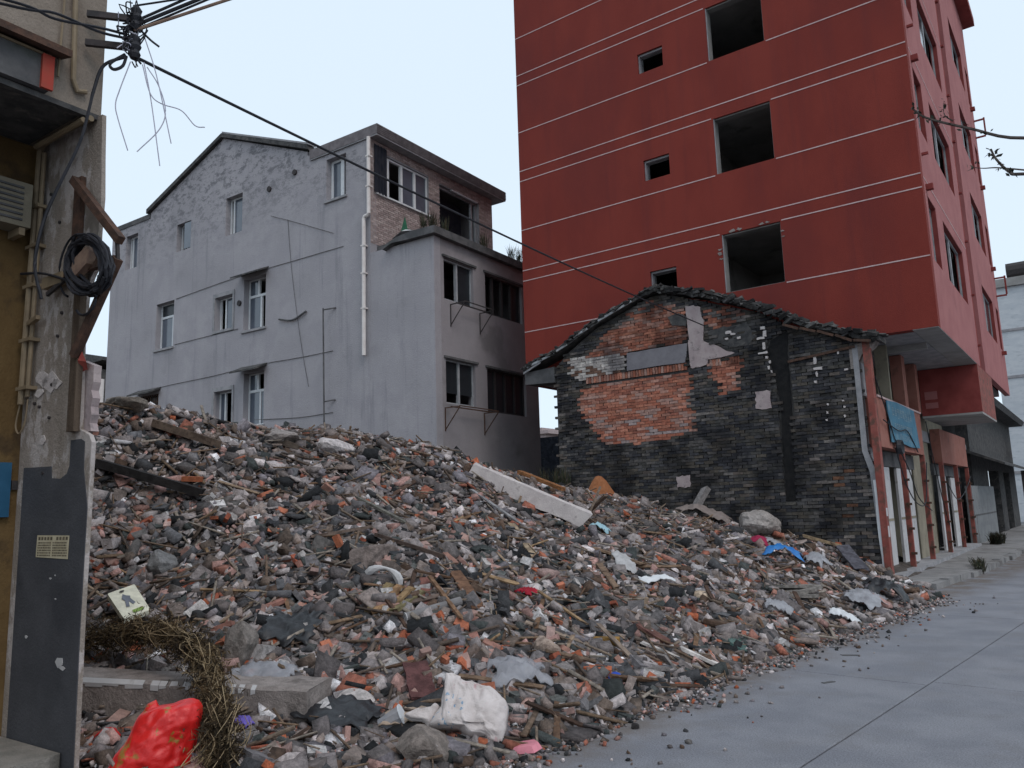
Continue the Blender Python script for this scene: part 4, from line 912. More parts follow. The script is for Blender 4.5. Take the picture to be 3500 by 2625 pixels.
yw.part('lettering', m, mat('yard_ink',(.15,.16,.17),(.2,.2,.21),6,.95))
yw.part('band', MB().box(-3.36,-3.352,28.4,34.2,.98,1.03), 'dark_cement')
tin = T('street_sign_frame', 'thin pale metal frame and cloth strip hanging off the dark shop house', 'sign', (-2.4,40,3))
tin.part('pole', MB().bar((-2.35,43,2.6),(-2.35,43,6.1),.08,.08), 'grey_frame')
tin.part('cloth', MB().prism([(43.1,4.6),(45.5,4.0),(45.5,3.2),(43.1,4.0)],'x',-2.37,-2.35), 'white_door')
m = MB().tube([(-2.35,43,5.6),(.5,44,5.9)],.03,5); m.tube([(-2.35,43,5.9),(.5,44,6.3)],.03,5)
tin.part('wire', m, 'rubber')
# seen through the gap beside the gable
aw = T('alley_fence', 'dark netted fence closing the alley between grey building and brick gable', 'fence', (-16,24,0))
aw.part('panel', MB().box(-20,-12.2,24,24.15,0,4.18), mat('net_dark',(.035,.045,.06),(.07,.085,.11),6,.95,.5,30,c3=(.12,.13,.15),s3=5))
for k in range(6): aw.part('post', MB().box(-19.8+k*1.4,-19.7+k*1.4,23.93,23.998,0,4.25), 'iron')
dbt = T('distant_house', 'distant pale pink roofline seen through the alley gap', 'building', (-50,72,0))
dbt.part('wall', MB().box(-60,-47.2,70,80,0,9.5), 'plaster_pink')
dbt.part('cornice', MB().box(-60.3,-46.6,69.6,80.3,9.5,9.85), 'plaster_pink')
dbt.part('parapet', MB().box(-60,-47.6,69.9,80,9.85,10.2), 'plaster_pink')
nb = T('neighbour_house', 'dark brick house with a sloping roof between the pillar and grey building', 'house', (-46,26,0), GYAW)
nb.part('wall', MB().box(-56,-44.6,24,34,0,10.3), mat('neigh_brick',(.07,.065,.06),(.12,.11,.105),3,.95,.5,20,c3=(.16,.14,.12),s3=4))
nb.part('roof', MB().prism([(-56.5,10.3),(-44.0,10.72),(-44.0,10.9),(-50,12.2),(-56.5,10.6)],'y',23.6,34.4), 'roof_dark')
nb.part('downpipe', MB().tube([(-44.5,23.9,9.7),(-44.5,23.9,6.0)],.14,8), 'pvc')
g = random.Random(15)
corner.part('plaster_remnant', MB().prism([(-5.42,2.2)]+[(-5.25+g.uniform(-.014,.012),2.2+.055*k) for k in range(9)]+[(-5.42,2.70)],'y',LYE-.002,LYE+.05), 'plaster_pink')
# ---- spot heights of the rubble mound (metres)
SPOTS = np.array([
 (-3.45,-1.0,0),(-3.40,1.5,0),(-3.36,3.0,0),(-3.32,4.4,0),(-3.12,6.4,0),(-2.92,8.8,0),(-2.62,11.4,0),(-2.42,14.0,.02),(-2.85,15.7,.04),
 (-2.4,-1.0,-.4),(-2.35,3.0,-.4),(-2.1,6.4,-.4),(-1.9,8.8,-.4),(-1.6,11.4,-.4),(-1.35,14.0,-.4),(-1.7,16.5,-.4),
 (-4.2,3.5,.04),(-5.1,3.2,.06),(-6.5,2.9,.10),(-4.4,4.2,.12),(-5.1,4.35,.22),(-6.9,3.55,.28),(-6.2,1.0,.1),(-8.0,2.0,.3),
 (-7.8,4.35,.85),(-8.8,4.85,1.5),(-9.8,5.3,2.3),(-7.0,5.2,.98),(-8.0,5.9,1.62),(-6.0,5.5,.85),(-6.4,6.9,1.18),(-7.7,8.2,1.75),
 (-4.6,6.2,.50),(-5.0,8.2,.72),(-4.8,10.6,.72),(-6.6,10.2,1.25),(-7.6,11.8,1.55),(-4.3,13.2,.55),(-5.6,13.6,.88),(-7.2,14.2,1.28),
 (-10.51,5.30,3.05),(-10.78,5.92,3.17),(-10.70,6.45,3.06),(-10.40,6.75,2.94),(-9.70,7.58,2.75),(-8.98,8.55,2.72),(-8.55,9.48,2.54),(-8.46,10.52,2.37),(-8.60,12.07,2.09),(-9.0,13.7,1.95),
 (-12.4,6.4,2.9),(-12.6,8.4,2.7),(-11.6,10.4,2.5),(-11.0,12.6,2.1),(-10.8,14.6,1.9),(-15,7,2.2),(-15,12,1.9),(-18,9,1.2),(-18,14,1.0),(-13.5,3.5,1.8),(-16,4,1.2),
 (-10.42,16.3,2.15),(-9.39,16.3,1.90),(-7.80,16.3,1.49),(-6.36,16.3,1.18),(-5.17,16.3,.94),(-4.09,16.3,.60),(-3.46,16.3,.24),(-11.5,17.5,1.9),(-13.0,19.0,1.2)])
def _solve():
    d = np.hypot(SPOTS[:,None,0]-SPOTS[None,:,0], SPOTS[:,None,1]-SPOTS[None,:,1])
    n = len(SPOTS)
    A = np.zeros((n+3,n+3)); A[:n,:n] = d + np.eye(n)*.12
    A[:n,n] = 1; A[:n,n+1:] = SPOTS[:,:2]; A[n,:n] = 1; A[n+1:,:n] = SPOTS[:,:2].T
    return np.linalg.solve(A, np.concatenate([SPOTS[:,2],[0,0,0]]))
_W = _solve()
def mound(x, y):
    x = np.atleast_1d(np.asarray(x,float)); y = np.atleast_1d(np.asarray(y,float))
    out = np.empty(len(x))
    for i in range(0,len(x),4000):
        xx = x[i:i+4000]; yy = y[i:i+4000]
        d = np.hypot(xx[:,None]-SPOTS[:,0], yy[:,None]-SPOTS[:,1])
        z = d@_W[:-3] + _W[-3] + _W[-2]*xx + _W[-1]*yy
        b = .05*np.sin(xx*2.3+1.1*yy)*np.sin(yy*1.9-.7*xx) + .035*np.sin(xx*4.7-yy*3.1+1)+.02*np.sin(xx*9.1+yy*7.3)
        out[i:i+4000] = z + b*np.clip(z/.5,.15,1)
    return out

# ================================================================== rubble mound: terrain under the debris
def axis(a,b,fine0,fine1,fs,cs):
    out = [a]
    while out[-1] < b: out.append(out[-1]+(fs if fine0 <= out[-1] < fine1 else cs))
    return np.array(out)
gxs = axis(-19,-1.2,-12.6,-1.2,.11,.5); gys = axis(-1.5,19.5,1.5,16.3,.11,.5)
GXm,GYm = np.meshgrid(gxs,gys); zz = mound(GXm.ravel(),GYm.ravel())
zz = zz + RNG.normal(0,.012,len(zz)) - .03
nx_,ny_ = len(gxs),len(gys)
idx = np.arange(nx_*ny_).reshape(ny_,nx_)
me = bpy.data.meshes.new('rubble_mound')
me.from_pydata(np.stack([GXm.ravel(),GYm.ravel(),zz],1).tolist(), [], np.stack([idx[:-1,:-1].ravel(),idx[:-1,1:].ravel(),idx[1:,1:].ravel(),idx[1:,:-1].ravel()],1).tolist())
tag(link('rubble_mound', me, M['dirt']), kind='structure')

# ------------------------------------------------------------------ shapes of broken pieces
def ico():
    t = (1+5**.5)/2
    v = np.array([(-1,t,0),(1,t,0),(-1,-t,0),(1,-t,0),(0,-1,t),(0,1,t),(0,-1,-t),(0,1,-t),(t,0,-1),(t,0,1),(-t,0,-1),(-t,0,1)],float)
    v /= np.linalg.norm(v[0])
    f = [(0,11,5),(0,5,1),(0,1,7),(0,7,10),(0,10,11),(1,5,9),(5,11,4),(11,10,2),(10,7,6),(7,1,8),(3,9,4),(3,4,2),(3,2,6),(3,6,8),(3,8,9),(4,9,5),(2,4,11),(6,2,10),(8,6,7),(9,8,1)]
    return v, np.array(f)
CUBE_V = np.array([(-1,-1,-1),(1,-1,-1),(1,1,-1),(-1,1,-1),(-1,-1,1),(1,-1,1),(1,1,1),(-1,1,1)],float)
CUBE_F = np.array([(0,3,2),(0,2,1),(4,5,6),(4,6,7),(0,1,5),(0,5,4),(1,2,6),(1,6,5),(2,3,7),(2,7,6),(3,0,4),(3,4,7)])
def variants(kind, n, seed):
    g = np.random.default_rng(seed); out = []
    for _ in range(n):
        if kind == 'chunk':
            v,f = ico(); v = v*(1+g.uniform(-.28,.28,(12,1)))*np.array([1,g.uniform(.6,.95),g.uniform(.45,.8)])
            v = np.sign(v)*np.abs(v)**.85
        elif kind == 'block':
            v = CUBE_V*np.array([1,g.uniform(.5,.9),g.uniform(.35,.7)]); v = v*(1+g.uniform(-.22,.12,(8,1))); f = CUBE_F
        elif kind == 'shard':
            v = CUBE_V*np.array([1,g.uniform(.55,.95),g.uniform(.35,.8)]); v = v+g.uniform(-.38,.30,(8,3))*np.array([1,.7,.5]); f = CUBE_F
        elif kind == 'brick':
            v = CUBE_V*np.array([1,.48,.26]); v = v+g.uniform(-.035,.035,(8,3)); f = CUBE_F
            if g.random() < .6: v[v[:,0]>0,0] -= g.uniform(.1,.95)+g.uniform(-.12,.12,4)
        elif kind == 'flat':
            v = CUBE_V*np.array([1,g.uniform(.6,.9),g.uniform(.08,.16)]); v[:,:2] *= 1+g.uniform(-.35,.2,(8,1)); v[4:,:2] = v[:4,:2]+g.uniform(-.04,.04,(4,2)); f = CUBE_F
        elif kind == 'stick':
            v = CUBE_V*np.array([1,g.uniform(.03,.07),g.uniform(.02,.045)]); v[:,1] += v[:,0]*g.uniform(-.03,.03); v[v[:,0]>0] += g.uniform(-.012,.012,(4,3)); f = CUBE_F
        out.append((v,f))
    return out
def rotm(n, g, tilt):
    """random turns about the vertical, tipped by up to tilt"""
    a = g.uniform(0,2*np.pi,n); t = g.normal(0,tilt,n); b = g.uniform(0,2*np.pi,n); c = g.normal(0,tilt*.5,n)
    def rz(x): z=np.zeros_like(x); o=np.ones_like(x); return np.stack([np.stack([np.cos(x),-np.sin(x),z],1),np.stack([np.sin(x),np.cos(x),z],1),np.stack([z,z,o],1)],1)
    def rx(x): z=np.zeros_like(x); o=np.ones_like(x); return np.stack([np.stack([o,z,z],1),np.stack([z,np.cos(x),-np.sin(x)],1),np.stack([z,np.sin(x),np.cos(x)],1)],1)
    return rz(b)@rx(t)@rz(a)@rx(c)
def slope_rot(p):
    e = .15; zx = (mound(p[:,0]+e,p[:,1])-mound(p[:,0]-e,p[:,1]))/(2*e); zy = (mound(p[:,0],p[:,1]+e)-mound(p[:,0],p[:,1]-e))/(2*e)
    nrm = np.stack([-zx,-zy,np.ones(len(zx))],1); nrm /= np.linalg.norm(nrm,axis=1,keepdims=True)
    x = np.stack([np.ones(len(zx)),np.zeros(len(zx)),zx],1); x /= np.linalg.norm(x,axis=1,keepdims=True)
    y = np.cross(nrm,x); return np.stack([x,y,nrm],2)
def scatter(n, x0,x1,y0,y1, g, zmin=-.02):
    p = np.stack([g.uniform(x0,x1,n),g.uniform(y0,y1,n)],1); z = mound(p[:,0],p[:,1]); k = z > zmin
    # keep clear of walls, the step, the road and the space inside the corner building
    k &= ~((p[:,0] < -5.2) & (p[:,1] < 2.75)) & ~((p[:,1] > 16.0)) & (p[:,0] > -13.5)
    return np.concatenate([p[k],z[k][:,None]],1)
PAL = np.array([(.115,.101,.100),(.165,.145,.142),(.25,.22,.214),(.39,.345,.335),(.060,.060,.063),(.024,.025,.027),(.145,.112,.092),(.20,.183,.198),(.52,.465,.455),(.31,.118,.08),(.40,.12,.06),(.42,.255,.225),(.11,.072,.052),(.70,.68,.69),(.06,.068,.066),(.29,.232,.205)])
PW = np.array([9,10,10,8,9,10,9,7,6,4.6,2.6,6.5,7,2.8,6,7]); PW /= PW.sum()
def patch(p, s):       # slow colour drift over the heap: dusty crest, darker and browner hollows
    return .5+.5*np.sin(p[:,0]*.9+s)*np.sin(p[:,1]*1.1-p[:,0]*.4+s*2)
class Batch:
    def __init__(s): s.V=[]; s.F=[]; s.C=[]; s.n=0
    def add(s, vars_, p, rot, size, col, g):
        which = g.integers(0,len(vars_),len(p))
        for i,(v,f) in enumerate(vars_):
            k = np.where(which==i)[0]
            if not len(k): continue
            w = np.einsum('nij,vj->nvi',rot[k],v)*size[k][:,None,None]+p[k][:,None,:]
            nv = len(v); s.V.append(w.reshape(-1,3)); s.C.append(np.repeat(col[k],nv,0))
            s.F.append((f[None]+(s.n+np.arange(len(k))*nv)[:,None,None]).reshape(-1,3)); s.n += nv*len(k)
    def obj(s, name, m, label, cat):
        V = np.concatenate(s.V); F = np.concatenate(s.F); C = np.concatenate(s.C)
        me = bpy.data.meshes.new(name); me.vertices.add(len(V)); me.vertices.foreach_set('co',V.astype(np.float32).ravel())
        me.loops.add(F.size); me.loops.foreach_set('vertex_index',F.astype(np.int32).ravel())
        me.polygons.add(len(F)); me.polygons.foreach_set('loop_start',np.arange(0,F.size,3,dtype=np.int32)); me.polygons.foreach_set('loop_total',np.full(len(F),3,np.int32))
        at = me.color_attributes.new('Col','FLOAT_COLOR','POINT'); c4 = np.ones((len(V),4),np.float32); c4[:,:3] = C; at.data.foreach_set('color',c4.ravel())
        me.update(); me.validate()
        o = link(name, me, M[m]); return tag(o,label,cat,None,'stuff')
def colours(p, g, pal=PAL, pw=PW):
    c = pal[g.choice(len(pal),len(p),p=pw)]; k = g.uniform(.7,1.3,(len(p),1))*(.86+.28*patch(p,.7))[:,None]
    cold = ((p[:,0] < -6.2)&(p[:,1] < 7.6))[:,None]           # the left flank is mostly grey tile and brick
    c = np.where(cold & (c[:,:1] > 2.0*c[:,2:3]) & (g.random((len(p),1)) < .6), np.array([[.13,.13,.138]]), c)
    dust = (g.random((len(p),1)) < .22)*g.uniform(.2,.5,(len(p),1))
    return (c*k)*(1-dust)+np.array([.26,.225,.213])*dust
g = np.random.default_rng(3)
B1 = Batch()
p = scatter(60000,-11.6,-2.4,2.2,16.0,g); n = len(p)
sz = np.clip(g.lognormal(math.log(.031),.45,n),.012,.10)
kind = g.random(n)
for nm,lo,hi,sd,tl,f in (('shard',0,.20,1,.9,1.0),('block',.20,.42,2,.7,1.05),('brick',.42,.76,3,.6,1.6),('flat',.76,1,4,.45,1.5)):
    k = (kind>=lo)&(kind<hi); q = p[k].copy(); s_ = sz[k]*f; q[:,2] += s_*g.uniform(-.3,.6,len(s_))
    B1.add(variants(nm,12,sd), q, slope_rot(q)@rotm(len(q),g,tl), s_, colours(q,g), g)
B1.obj('rubble','rubble_attr','loose mix of broken masonry covering the whole demolition heap','rubble')
B2 = Batch()                                     # grit and small chips: crest dust and the spill at the foot
p = scatter(15000,-4.6,-2.35,2.6,16.0,g,-.05); fx = np.interp(p[:,1],[1.5,4.4,6.4,8.8,11.4,14,16],[-3.4,-3.32,-3.12,-2.92,-2.62,-2.42,-2.5])
k = (p[:,0]-fx) < g.exponential(.24,len(p))*(.4+1.2*g.random(len(p))); p = p[k]; p[:,2] = np.maximum(p[:,2],0.0)
p2 = scatter(16000,-11.2,-3,2.6,16,g); p3 = scatter(9000,-6.4,-3.2,2.6,5.0,g)
yr = g.uniform(3.6,15.2,4200); tail = g.exponential(.075,4200)*(.5+.9*np.abs(np.sin(yr*1.7)))+(g.random(4200)<.02)*g.uniform(0,.9,4200)
p4 = np.stack([np.interp(yr,[1.5,4.4,6.4,8.8,11.4,14,16],[-3.4,-3.32,-3.12,-2.92,-2.62,-2.42,-2.5])-.05+tail,yr,np.zeros(4200)],1)   # spill on the road
p = np.concatenate([p,p2,p3,p4]); n = len(p); sz = g.uniform(.008,.024,n); p[:,2] += sz*.4
B2.add(variants('chunk',6,9)+variants('block',6,10), p, rotm(n,g,1.0), sz, colours(p,g)*1.05, g)
B2.obj('grit','rubble_attr','fine grit and chips between the rubble and along the road edge','rubble')
B3 = Batch()                                     # splinters, twigs and laths
p = scatter(2600,-11.2,-2.8,3,16,g); n = len(p); sz = g.uniform(.06,.28,n); p[:,2] += g.uniform(.02,.09,n)
B3.add(variants('stick',10,12), p, slope_rot(p)@rotm(n,g,.28), sz, np.array([(.15,.105,.075),(.22,.17,.13),(.10,.075,.06),(.28,.24,.20),(.19,.13,.085)])[g.integers(0,5,n)]*g.uniform(.8,1.2,(n,1)), g)
B3.obj('splinters','rubble_attr','thin wood splinters and laths strewn through the rubble','debris')

# ------------------------------------------------------------------ pieces one can pick out one by one
def to_mesh(name, v, f, m, bev=0.0):
    me = bpy.data.meshes.new(name); me.from_pydata(v.tolist(),[],f.tolist())
    bm = bmesh.new(); bm.from_mesh(me); bmesh.ops.recalc_face_normals(bm,faces=bm.faces)
    if bev: bmesh.ops.bevel(bm,geom=[e for e in bm.edges if len(e.link_faces)==2 and e.calc_face_angle(0)>.6],offset=bev,segments=1,affect='EDGES')
    bm.to_mesh(me); bm.free(); me.materials.append(M[m]); return me
KEEP = []          # footprints of the named things below, kept clear of the larger loose pieces
def clear(x,y,r): KEEP.append((x,y,r))
for c in ((-4.92,2.84,.42),(-3.75,4.45,.55),(-5.1,3.85,.35),(-5.9,3.65,.4),(-6.6,3.4,.4),(-7.85,4.22,.35),(-7.4,10.4,.3),(-7.8,9.9,.3),(-7.0,10.8,.3),(-3.7,3.94,.36),(-3.36,4.55,.32),(-2.95,12.3,.5),(-3.52,6.05,.24)): clear(*c)
def zone(p):
    x,y = p[0],p[1]; fx = float(np.interp(y,[1.5,4.4,6.4,8.8,11.4,14,16],[-3.4,-3.32,-3.12,-2.92,-2.62,-2.42,-2.5]))
    if x > fx-1.1: return 'near the road edge behind the sack' if y < 6 else ('near the road edge at mid slope' if y < 10 else 'near the road edge towards the far kerb')
    if y > 12.5: return 'at the foot of the brick gable'
    if x < -7.6 and y < 7.2: return 'high on the left flank near the pillar'
    if y < 5.2: return 'low down behind the lintel and creeper'
    if x < -6.6: return 'high up left of the white beam' if y < 9.2 else 'high up around the white beam'
    return 'half way up the middle of the heap' if y < 8.2 else 'half way up below the white beam'
def place(n_target, meshes, smin, smax, zoff, tilt, pal, name, label, cat, group, seed, bias=None, region=(-10.9,-2.9,3.2,15.8), pw=None):
    g = np.random.default_rng(seed); p = scatter(n_target*6,*region,g,.02)
    # nearer pieces are picked first so that the ones that show largest are separate
    d = np.hypot(p[:,0],p[:,1]); w = np.exp(-d/9.0)*g.random(len(p))**.5 if bias is None else bias(p,g)
    p = p[np.argsort(-w)]
    for kx,ky,kr in KEEP: p = p[np.hypot(p[:,0]-kx,p[:,1]-ky) > kr]
    p = p[:n_target]; n = len(p); s = smin+(smax-smin)*g.random(n)**2.0
    rot = slope_rot(p)@rotm(n,g,tilt)
    for i in range(n):
        o = bpy.data.objects.new(name, meshes[g.integers(len(meshes))]); COL.objects.link(o)
        mw = Matrix(rot[i].tolist()).to_4x4(); mw.translation = Vector((p[i,0],p[i,1],p[i,2]+zoff*s[i]+g.uniform(-.01,.02)))
        o.matrix_world = mw @ Matrix.Scale(s[i],4)
        c = np.array(pal[g.choice(len(pal),p=pw)])*g.uniform(.78,1.18)
        if g.random() < .2: c = c*.6+np.array([.23,.205,.20])*.4
        zn = zone(p[i]); o.color = (*c,1); tag(o,label+' '+zn,cat,group+' '+zn)
place(300,[to_mesh('loose_brick',v,f,'brick_obj',.03) for v,f in variants('brick',9,41)],.072,.100,.35,.55,
      [(.38,.12,.065),(.41,.15,.09),(.34,.19,.15),(.33,.10,.06),(.40,.26,.225),(.30,.15,.12),(.36,.22,.19),(.43,.30,.27)],'loose_brick','orange-red brick','brick','orange bricks',51)
place(300,[to_mesh('concrete_chunk',v,f,'rubble_obj',0) for v,f in variants('shard',14,42)],.032,.10,.25,.8,
      [(.25,.225,.225),(.34,.305,.30),(.16,.15,.155),(.43,.39,.385),(.22,.18,.16),(.10,.10,.105)],'concrete_chunk','rough pale concrete chunk','rubble','concrete chunks',52)
place(300,[to_mesh('grey_brick',v,f,'rubble_obj',.03) for v,f in variants('brick',9,43)],.072,.105,.35,.55,
      [(.10,.10,.107),(.16,.152,.156),(.24,.222,.222),(.055,.057,.062),(.11,.115,.11),(.33,.30,.297)],'grey_brick','old grey brick','brick','grey bricks',53)
place(260,[to_mesh('broken_tile',v,f,'rubble_obj',0) for v,f in variants('flat',12,44)],.06,.13,.3,.45,
      [(.045,.047,.051),(.075,.075,.078),(.12,.116,.118),(.22,.20,.19),(.065,.073,.069)],'broken_tile','flat dark tile shard','tile','tile shards',54)
place(110,[to_mesh('plaster_lump',v,f,'rubble_obj',0) for v,f in variants('block',9,46)],.04,.10,.3,.6,
      [(.52,.50,.49),(.46,.43,.41),(.58,.56,.55)],'plaster_lump','small whitish plaster lump','rubble','plaster lumps',56)
def plank_mesh(i, g):
    w,t = g.uniform(.035,.075),g.uniform(.012,.03); v = []; f = []; ns = 6
    for k in range(ns+1):
        x = -1+2*k/ns; wob = g.uniform(-.008,.008); e0 = g.uniform(-.05,.05) if k in (0,ns) else 0
        for sy,sz in ((-1,-1),(1,-1),(1,1),(-1,1)):
            v.append((x+(e0+g.uniform(-.05,.05) if k in (0,ns) else 0), sy*(w+g.uniform(-.006,.006))+wob, sz*t))
    for k in range(ns):
        for q in range(4): f.append((k*4+q,k*4+(q+1)%4,(k+1)*4+(q+1)%4,(k+1)*4+q))
    f += [(3,2,1,0),(ns*4,ns*4+1,ns*4+2,ns*4+3)]
    me = bpy.data.meshes.new('wooden_plank'); me.from_pydata(v,[],f); me.materials.append(M['wood_obj']); return me
gp = np.random.default_rng(77); PLK = [plank_mesh(i,gp) for i in range(10)]
WOODC = [(.18,.11,.068),(.12,.073,.047),(.28,.21,.15),(.21,.145,.10),(.08,.05,.037),(.32,.22,.13)]
place(240,PLK,.10,.42,.16,.25,WOODC,'wooden_plank','weathered wooden plank','plank','wooden planks',57)

# ================================================================== named debris
from mathutils import noise
def plank(name,label,a,b,w,t,col,cat='plank',m='wood_obj',roll=0.0):
    a = Vector(a); b = Vector(b); L = (b-a).length; mid = (a+b)/2; d = (b-a).normalized()
    g = random.Random(label); ns = 7; v = []; f = []
    u = Vector((0,0,1)); x = d.cross(u).normalized(); u = x.cross(d); 
    if roll: q = Matrix.Rotation(roll,3,d); x = q@x; u = q@u
    for k in range(ns+1):
        c = a.lerp(b,k/ns)-mid; e = g.uniform(-.006,.006)
        for sx,sz in ((-1,-1),(1,-1),(1,1),(-1,1)):
            jag = d*(g.uniform(-.04,.04) if k in (0,ns) else 0)
            v.append(tuple(c+x*(sx*(w/2)+e+g.uniform(-.003,.003))+u*(sz*t/2)+jag))
    for k in range(ns):
        for q in range(4): f.append((k*4+q,k*4+(q+1)%4,(k+1)*4+(q+1)%4,(k+1)*4+q))
    f += [(3,2,1,0),(ns*4,ns*4+1,ns*4+2,ns*4+3)]
    mm = MB().add(v,f); o = link(name,mm.mesh(name),M[m],None,col); o.location = mid
    return tag(o,label,cat)
# long pale concrete beam lying down the slope
beam = T('concrete_beam','long whitish concrete beam lying down the slope of the heap','beam',(-7.3,10.4,1.8))
g = random.Random(3); a = Vector((-7.98,9.75,2.22)); b = Vector((-6.62,10.85,1.42)); m = MB()
d = (b-a).normalized(); x = d.cross(Vector((0,0,1))).normalized(); u = x.cross(d); v = []; f = []; ns = 16
for k in range(ns+1):
    c = a.lerp(b,k/ns)
    for sx,sz in ((-1,-1),(1,-1),(1,.75),(.8,1),(-.8,1),(-1,.75)):
        v.append(tuple(c+x*sx*(.165+g.uniform(-.008,.008))+u*sz*(.14+g.uniform(-.008,.008))+d*(g.uniform(-.06,.06) if k in (0,ns) else 0)))
for k in range(ns):
    for q in range(6): f.append((k*6+q,k*6+(q+1)%6,(k+1)*6+(q+1)%6,(k+1)*6+q))
f += [tuple(range(6))[::-1],tuple(range(ns*6,ns*6+6))]
beam.part('shaft', MB().add(v,f), 'concrete_white')
m = MB()
for k in range(3): m.tube(curve([b+x*(.05*k-.05)+u*.03, b+d*.08+x*(.07*k-.06), b+d*.16+x*(.1*k-.1)+u*(.05-.04*k)],4),.006,5)
beam.pieces('rebar', m, 'rust')
# foreground concrete lintel with painted edge
li = T('concrete_lintel','heavy old concrete lintel with flaking white edge paint lying near the pillar','lintel',(-5.9,3.75,.1))
a = Vector((-7.3,3.06,.30)); b = Vector((-4.90,4.12,.24)); d = (b-a).normalized(); x = Vector((d.y,-d.x,0)); u = Vector((0,0,1))
v = []; f = []; ns = 22; g = random.Random(13)
for k in range(ns+1):
    c = a.lerp(b,k/ns)
    for sx,sz in ((.5,-1),(.5,.85),(.42,1),(-.46,1),(-.5,.9),(-.5,-1)):
        v.append(tuple(c+x*sx*.42+u*sz*(.13+g.uniform(-.006,.006))+x*g.uniform(-.007,.007)+d*(g.uniform(-.02,.02) if k in (0,ns) else 0)))
for k in range(ns):
    for q in range(6): f.append((k*6+q,k*6+(q+1)%6,(k+1)*6+(q+1)%6,(k+1)*6+q))
f += [tuple(range(6))[::-1],tuple(range(ns*6,ns*6+6))]
li.part('block', MB().add(v,f), 'concrete_raw')
m = MB(); t = 0.0; g = random.Random(17)
while t < .86:
    w = g.uniform(.02,.06) if t < .45 else g.uniform(.008,.028)
    p0,p1 = a.lerp(b,t),a.lerp(b,min(t+w,.9)); o_ = x*.2135
    z0,z1 = .092+g.uniform(-.022,.012),.122
    m.add([p0+o_+u*z0,p1+o_+u*(z0+g.uniform(-.01,.01)),p1+o_+u*.108,p0+o_+u*.108,p1+x*.185+u*.1375,p0+x*.185+u*.1375],[(0,1,2,3),(3,2,4,5)])
    t += w*.98 if t < .42 else w+g.uniform(.0,.03)
li.part('paint_edge', m, 'white_door')
# soft wrinkled shapes: bags, sacks, sheets
def blob(fn, nu=36, nv=22):
    v = []; f = []
    for j in range(nv+1):
        for i in range(nu): v.append(fn(2*math.pi*i/nu, -math.pi/2+math.pi*j/nv))
    for j in range(nv):
        for i in range(nu): f.append((j*nu+i,j*nu+(i+1)%nu,(j+1)*nu+(i+1)%nu,(j+1)*nu+i))
    m = MB().add(v,f); m.smooth = True; return m
def wr(a,e,s): return math.sin(a*5+e*3+s)*.5+math.sin(a*9-e*7+s*2)*.3+math.sin(a*16+e*11+s*3)*.2+abs(math.sin(a*3.5+e*5+s))*.5
def gold(t, col):
    w = t['ramp'](t['noise'](14,None,6,.75), .52, .56)
    w2 = t['ramp'](t['noise'](4.5,None,2), .52, .58)
    k = t['n'].new('ShaderNodeMath'); k.operation='MULTIPLY'; t['l'].new(w,k.inputs[0]); t['l'].new(w2,k.inputs[1])
    return t['mixc'](k.outputs[0], col, (.30,.15,.03))
M['bag_red'] = mat('bag_red',(.56,.012,.012),(.68,.02,.018),6,.38,.3,18,extra=gold,spec=.5)
def inflate(outline, c, U, V, N, depth, seed, crease=.03, n=40):
    """a bag: closed outline (u,v) cut into level slices, each swollen to both sides of its plane, with creases"""
    c = Vector(c); v0 = min(p[1] for p in outline); v1 = max(p[1] for p in outline); rows = n; cols = 34; m = MB()
    def span(v):
        x = [lerp(a[0],b[0],(v-a[1])/(b[1]-a[1])) for a,b in zip(outline,outline[1:]+outline[:1]) if (a[1] <= v < b[1]) or (b[1] <= v < a[1])]
        return (min(x),max(x)) if x else None
    sp = [span(lerp(v0,v1,.012+.976*r/rows)) for r in range(rows+1)]
    for side in (1,-1):
        for r in range(rows+1):
            f = r/rows; v = lerp(v0,v1,.012+.976*f); a,b = sp[r]
            for k in range(cols+1):
                t = k/cols; u = lerp(a,b,t); e = 1-abs(2*t-1)**2.6; g_ = 1-abs(2*f-1)**5
                env = math.sqrt(max(0,e)*max(0,g_)); q = Vector((u*6,v*5,seed+side*.7))
                w = .9*noise.noise(q)+.7*(.35-abs(noise.noise(q*2.1)))+.45*(.3-abs(noise.noise(q*4.3+Vector((3,1,2)))))+.2*noise.noise(q*8)
                h = env*min(depth,(b-a)*.45)+crease*w*min(1,env*1.6)
                j = crease*.3*noise.noise(Vector((u*13,v*13,seed)))
                m.v.append(tuple(c+U*(u+j)+V*(v+j)+N*(side*h)))
    R_ = (rows+1)*(cols+1); C_ = cols+1
    for r in range(rows):
        for k in range(cols):
            f = (r*C_+k,r*C_+k+1,(r+1)*C_+k+1,(r+1)*C_+k); m.f.append(f); m.f.append(tuple(i_+R_ for i_ in f[::-1]))
        m.f.append((r*C_,(r+1)*C_,(r+1)*C_+R_,r*C_+R_)); m.f.append((r*C_+cols,r*C_+cols+R_,(r+1)*C_+cols+R_,(r+1)*C_+cols))
    m.smooth = True; return m
rb = T('red_plastic_bag','bright red plastic bag with gold print slumped beside the dry creeper','bag',(-4.80,3.0,.0))
BAGC = (-4.93,2.85,-.03)
BAG = [(-0.279,.049),(-.268,.123),(-.225,.221),(-.165,.286),(-.122,.372),(-.095,.437),(-.057,.47),(-.003,.488),(.04,.465),(.062,.475),(.127,.502),(.203,.51),(.257,.491),(.278,.448),(.276,.383),(.251,.253),(.23,.134),(.192,.069),(.127,.015),(-.09,.004),(-.241,.015)]
bu = Vector((.53,.85,0)).normalized(); bv = Vector((-.10,.06,.99)).normalized(); bn_ = bu.cross(bv).normalized()
rb.part('body', inflate(BAG,BAGC,bu,bv,bn_,.15,1.7,.036), 'bag_red')
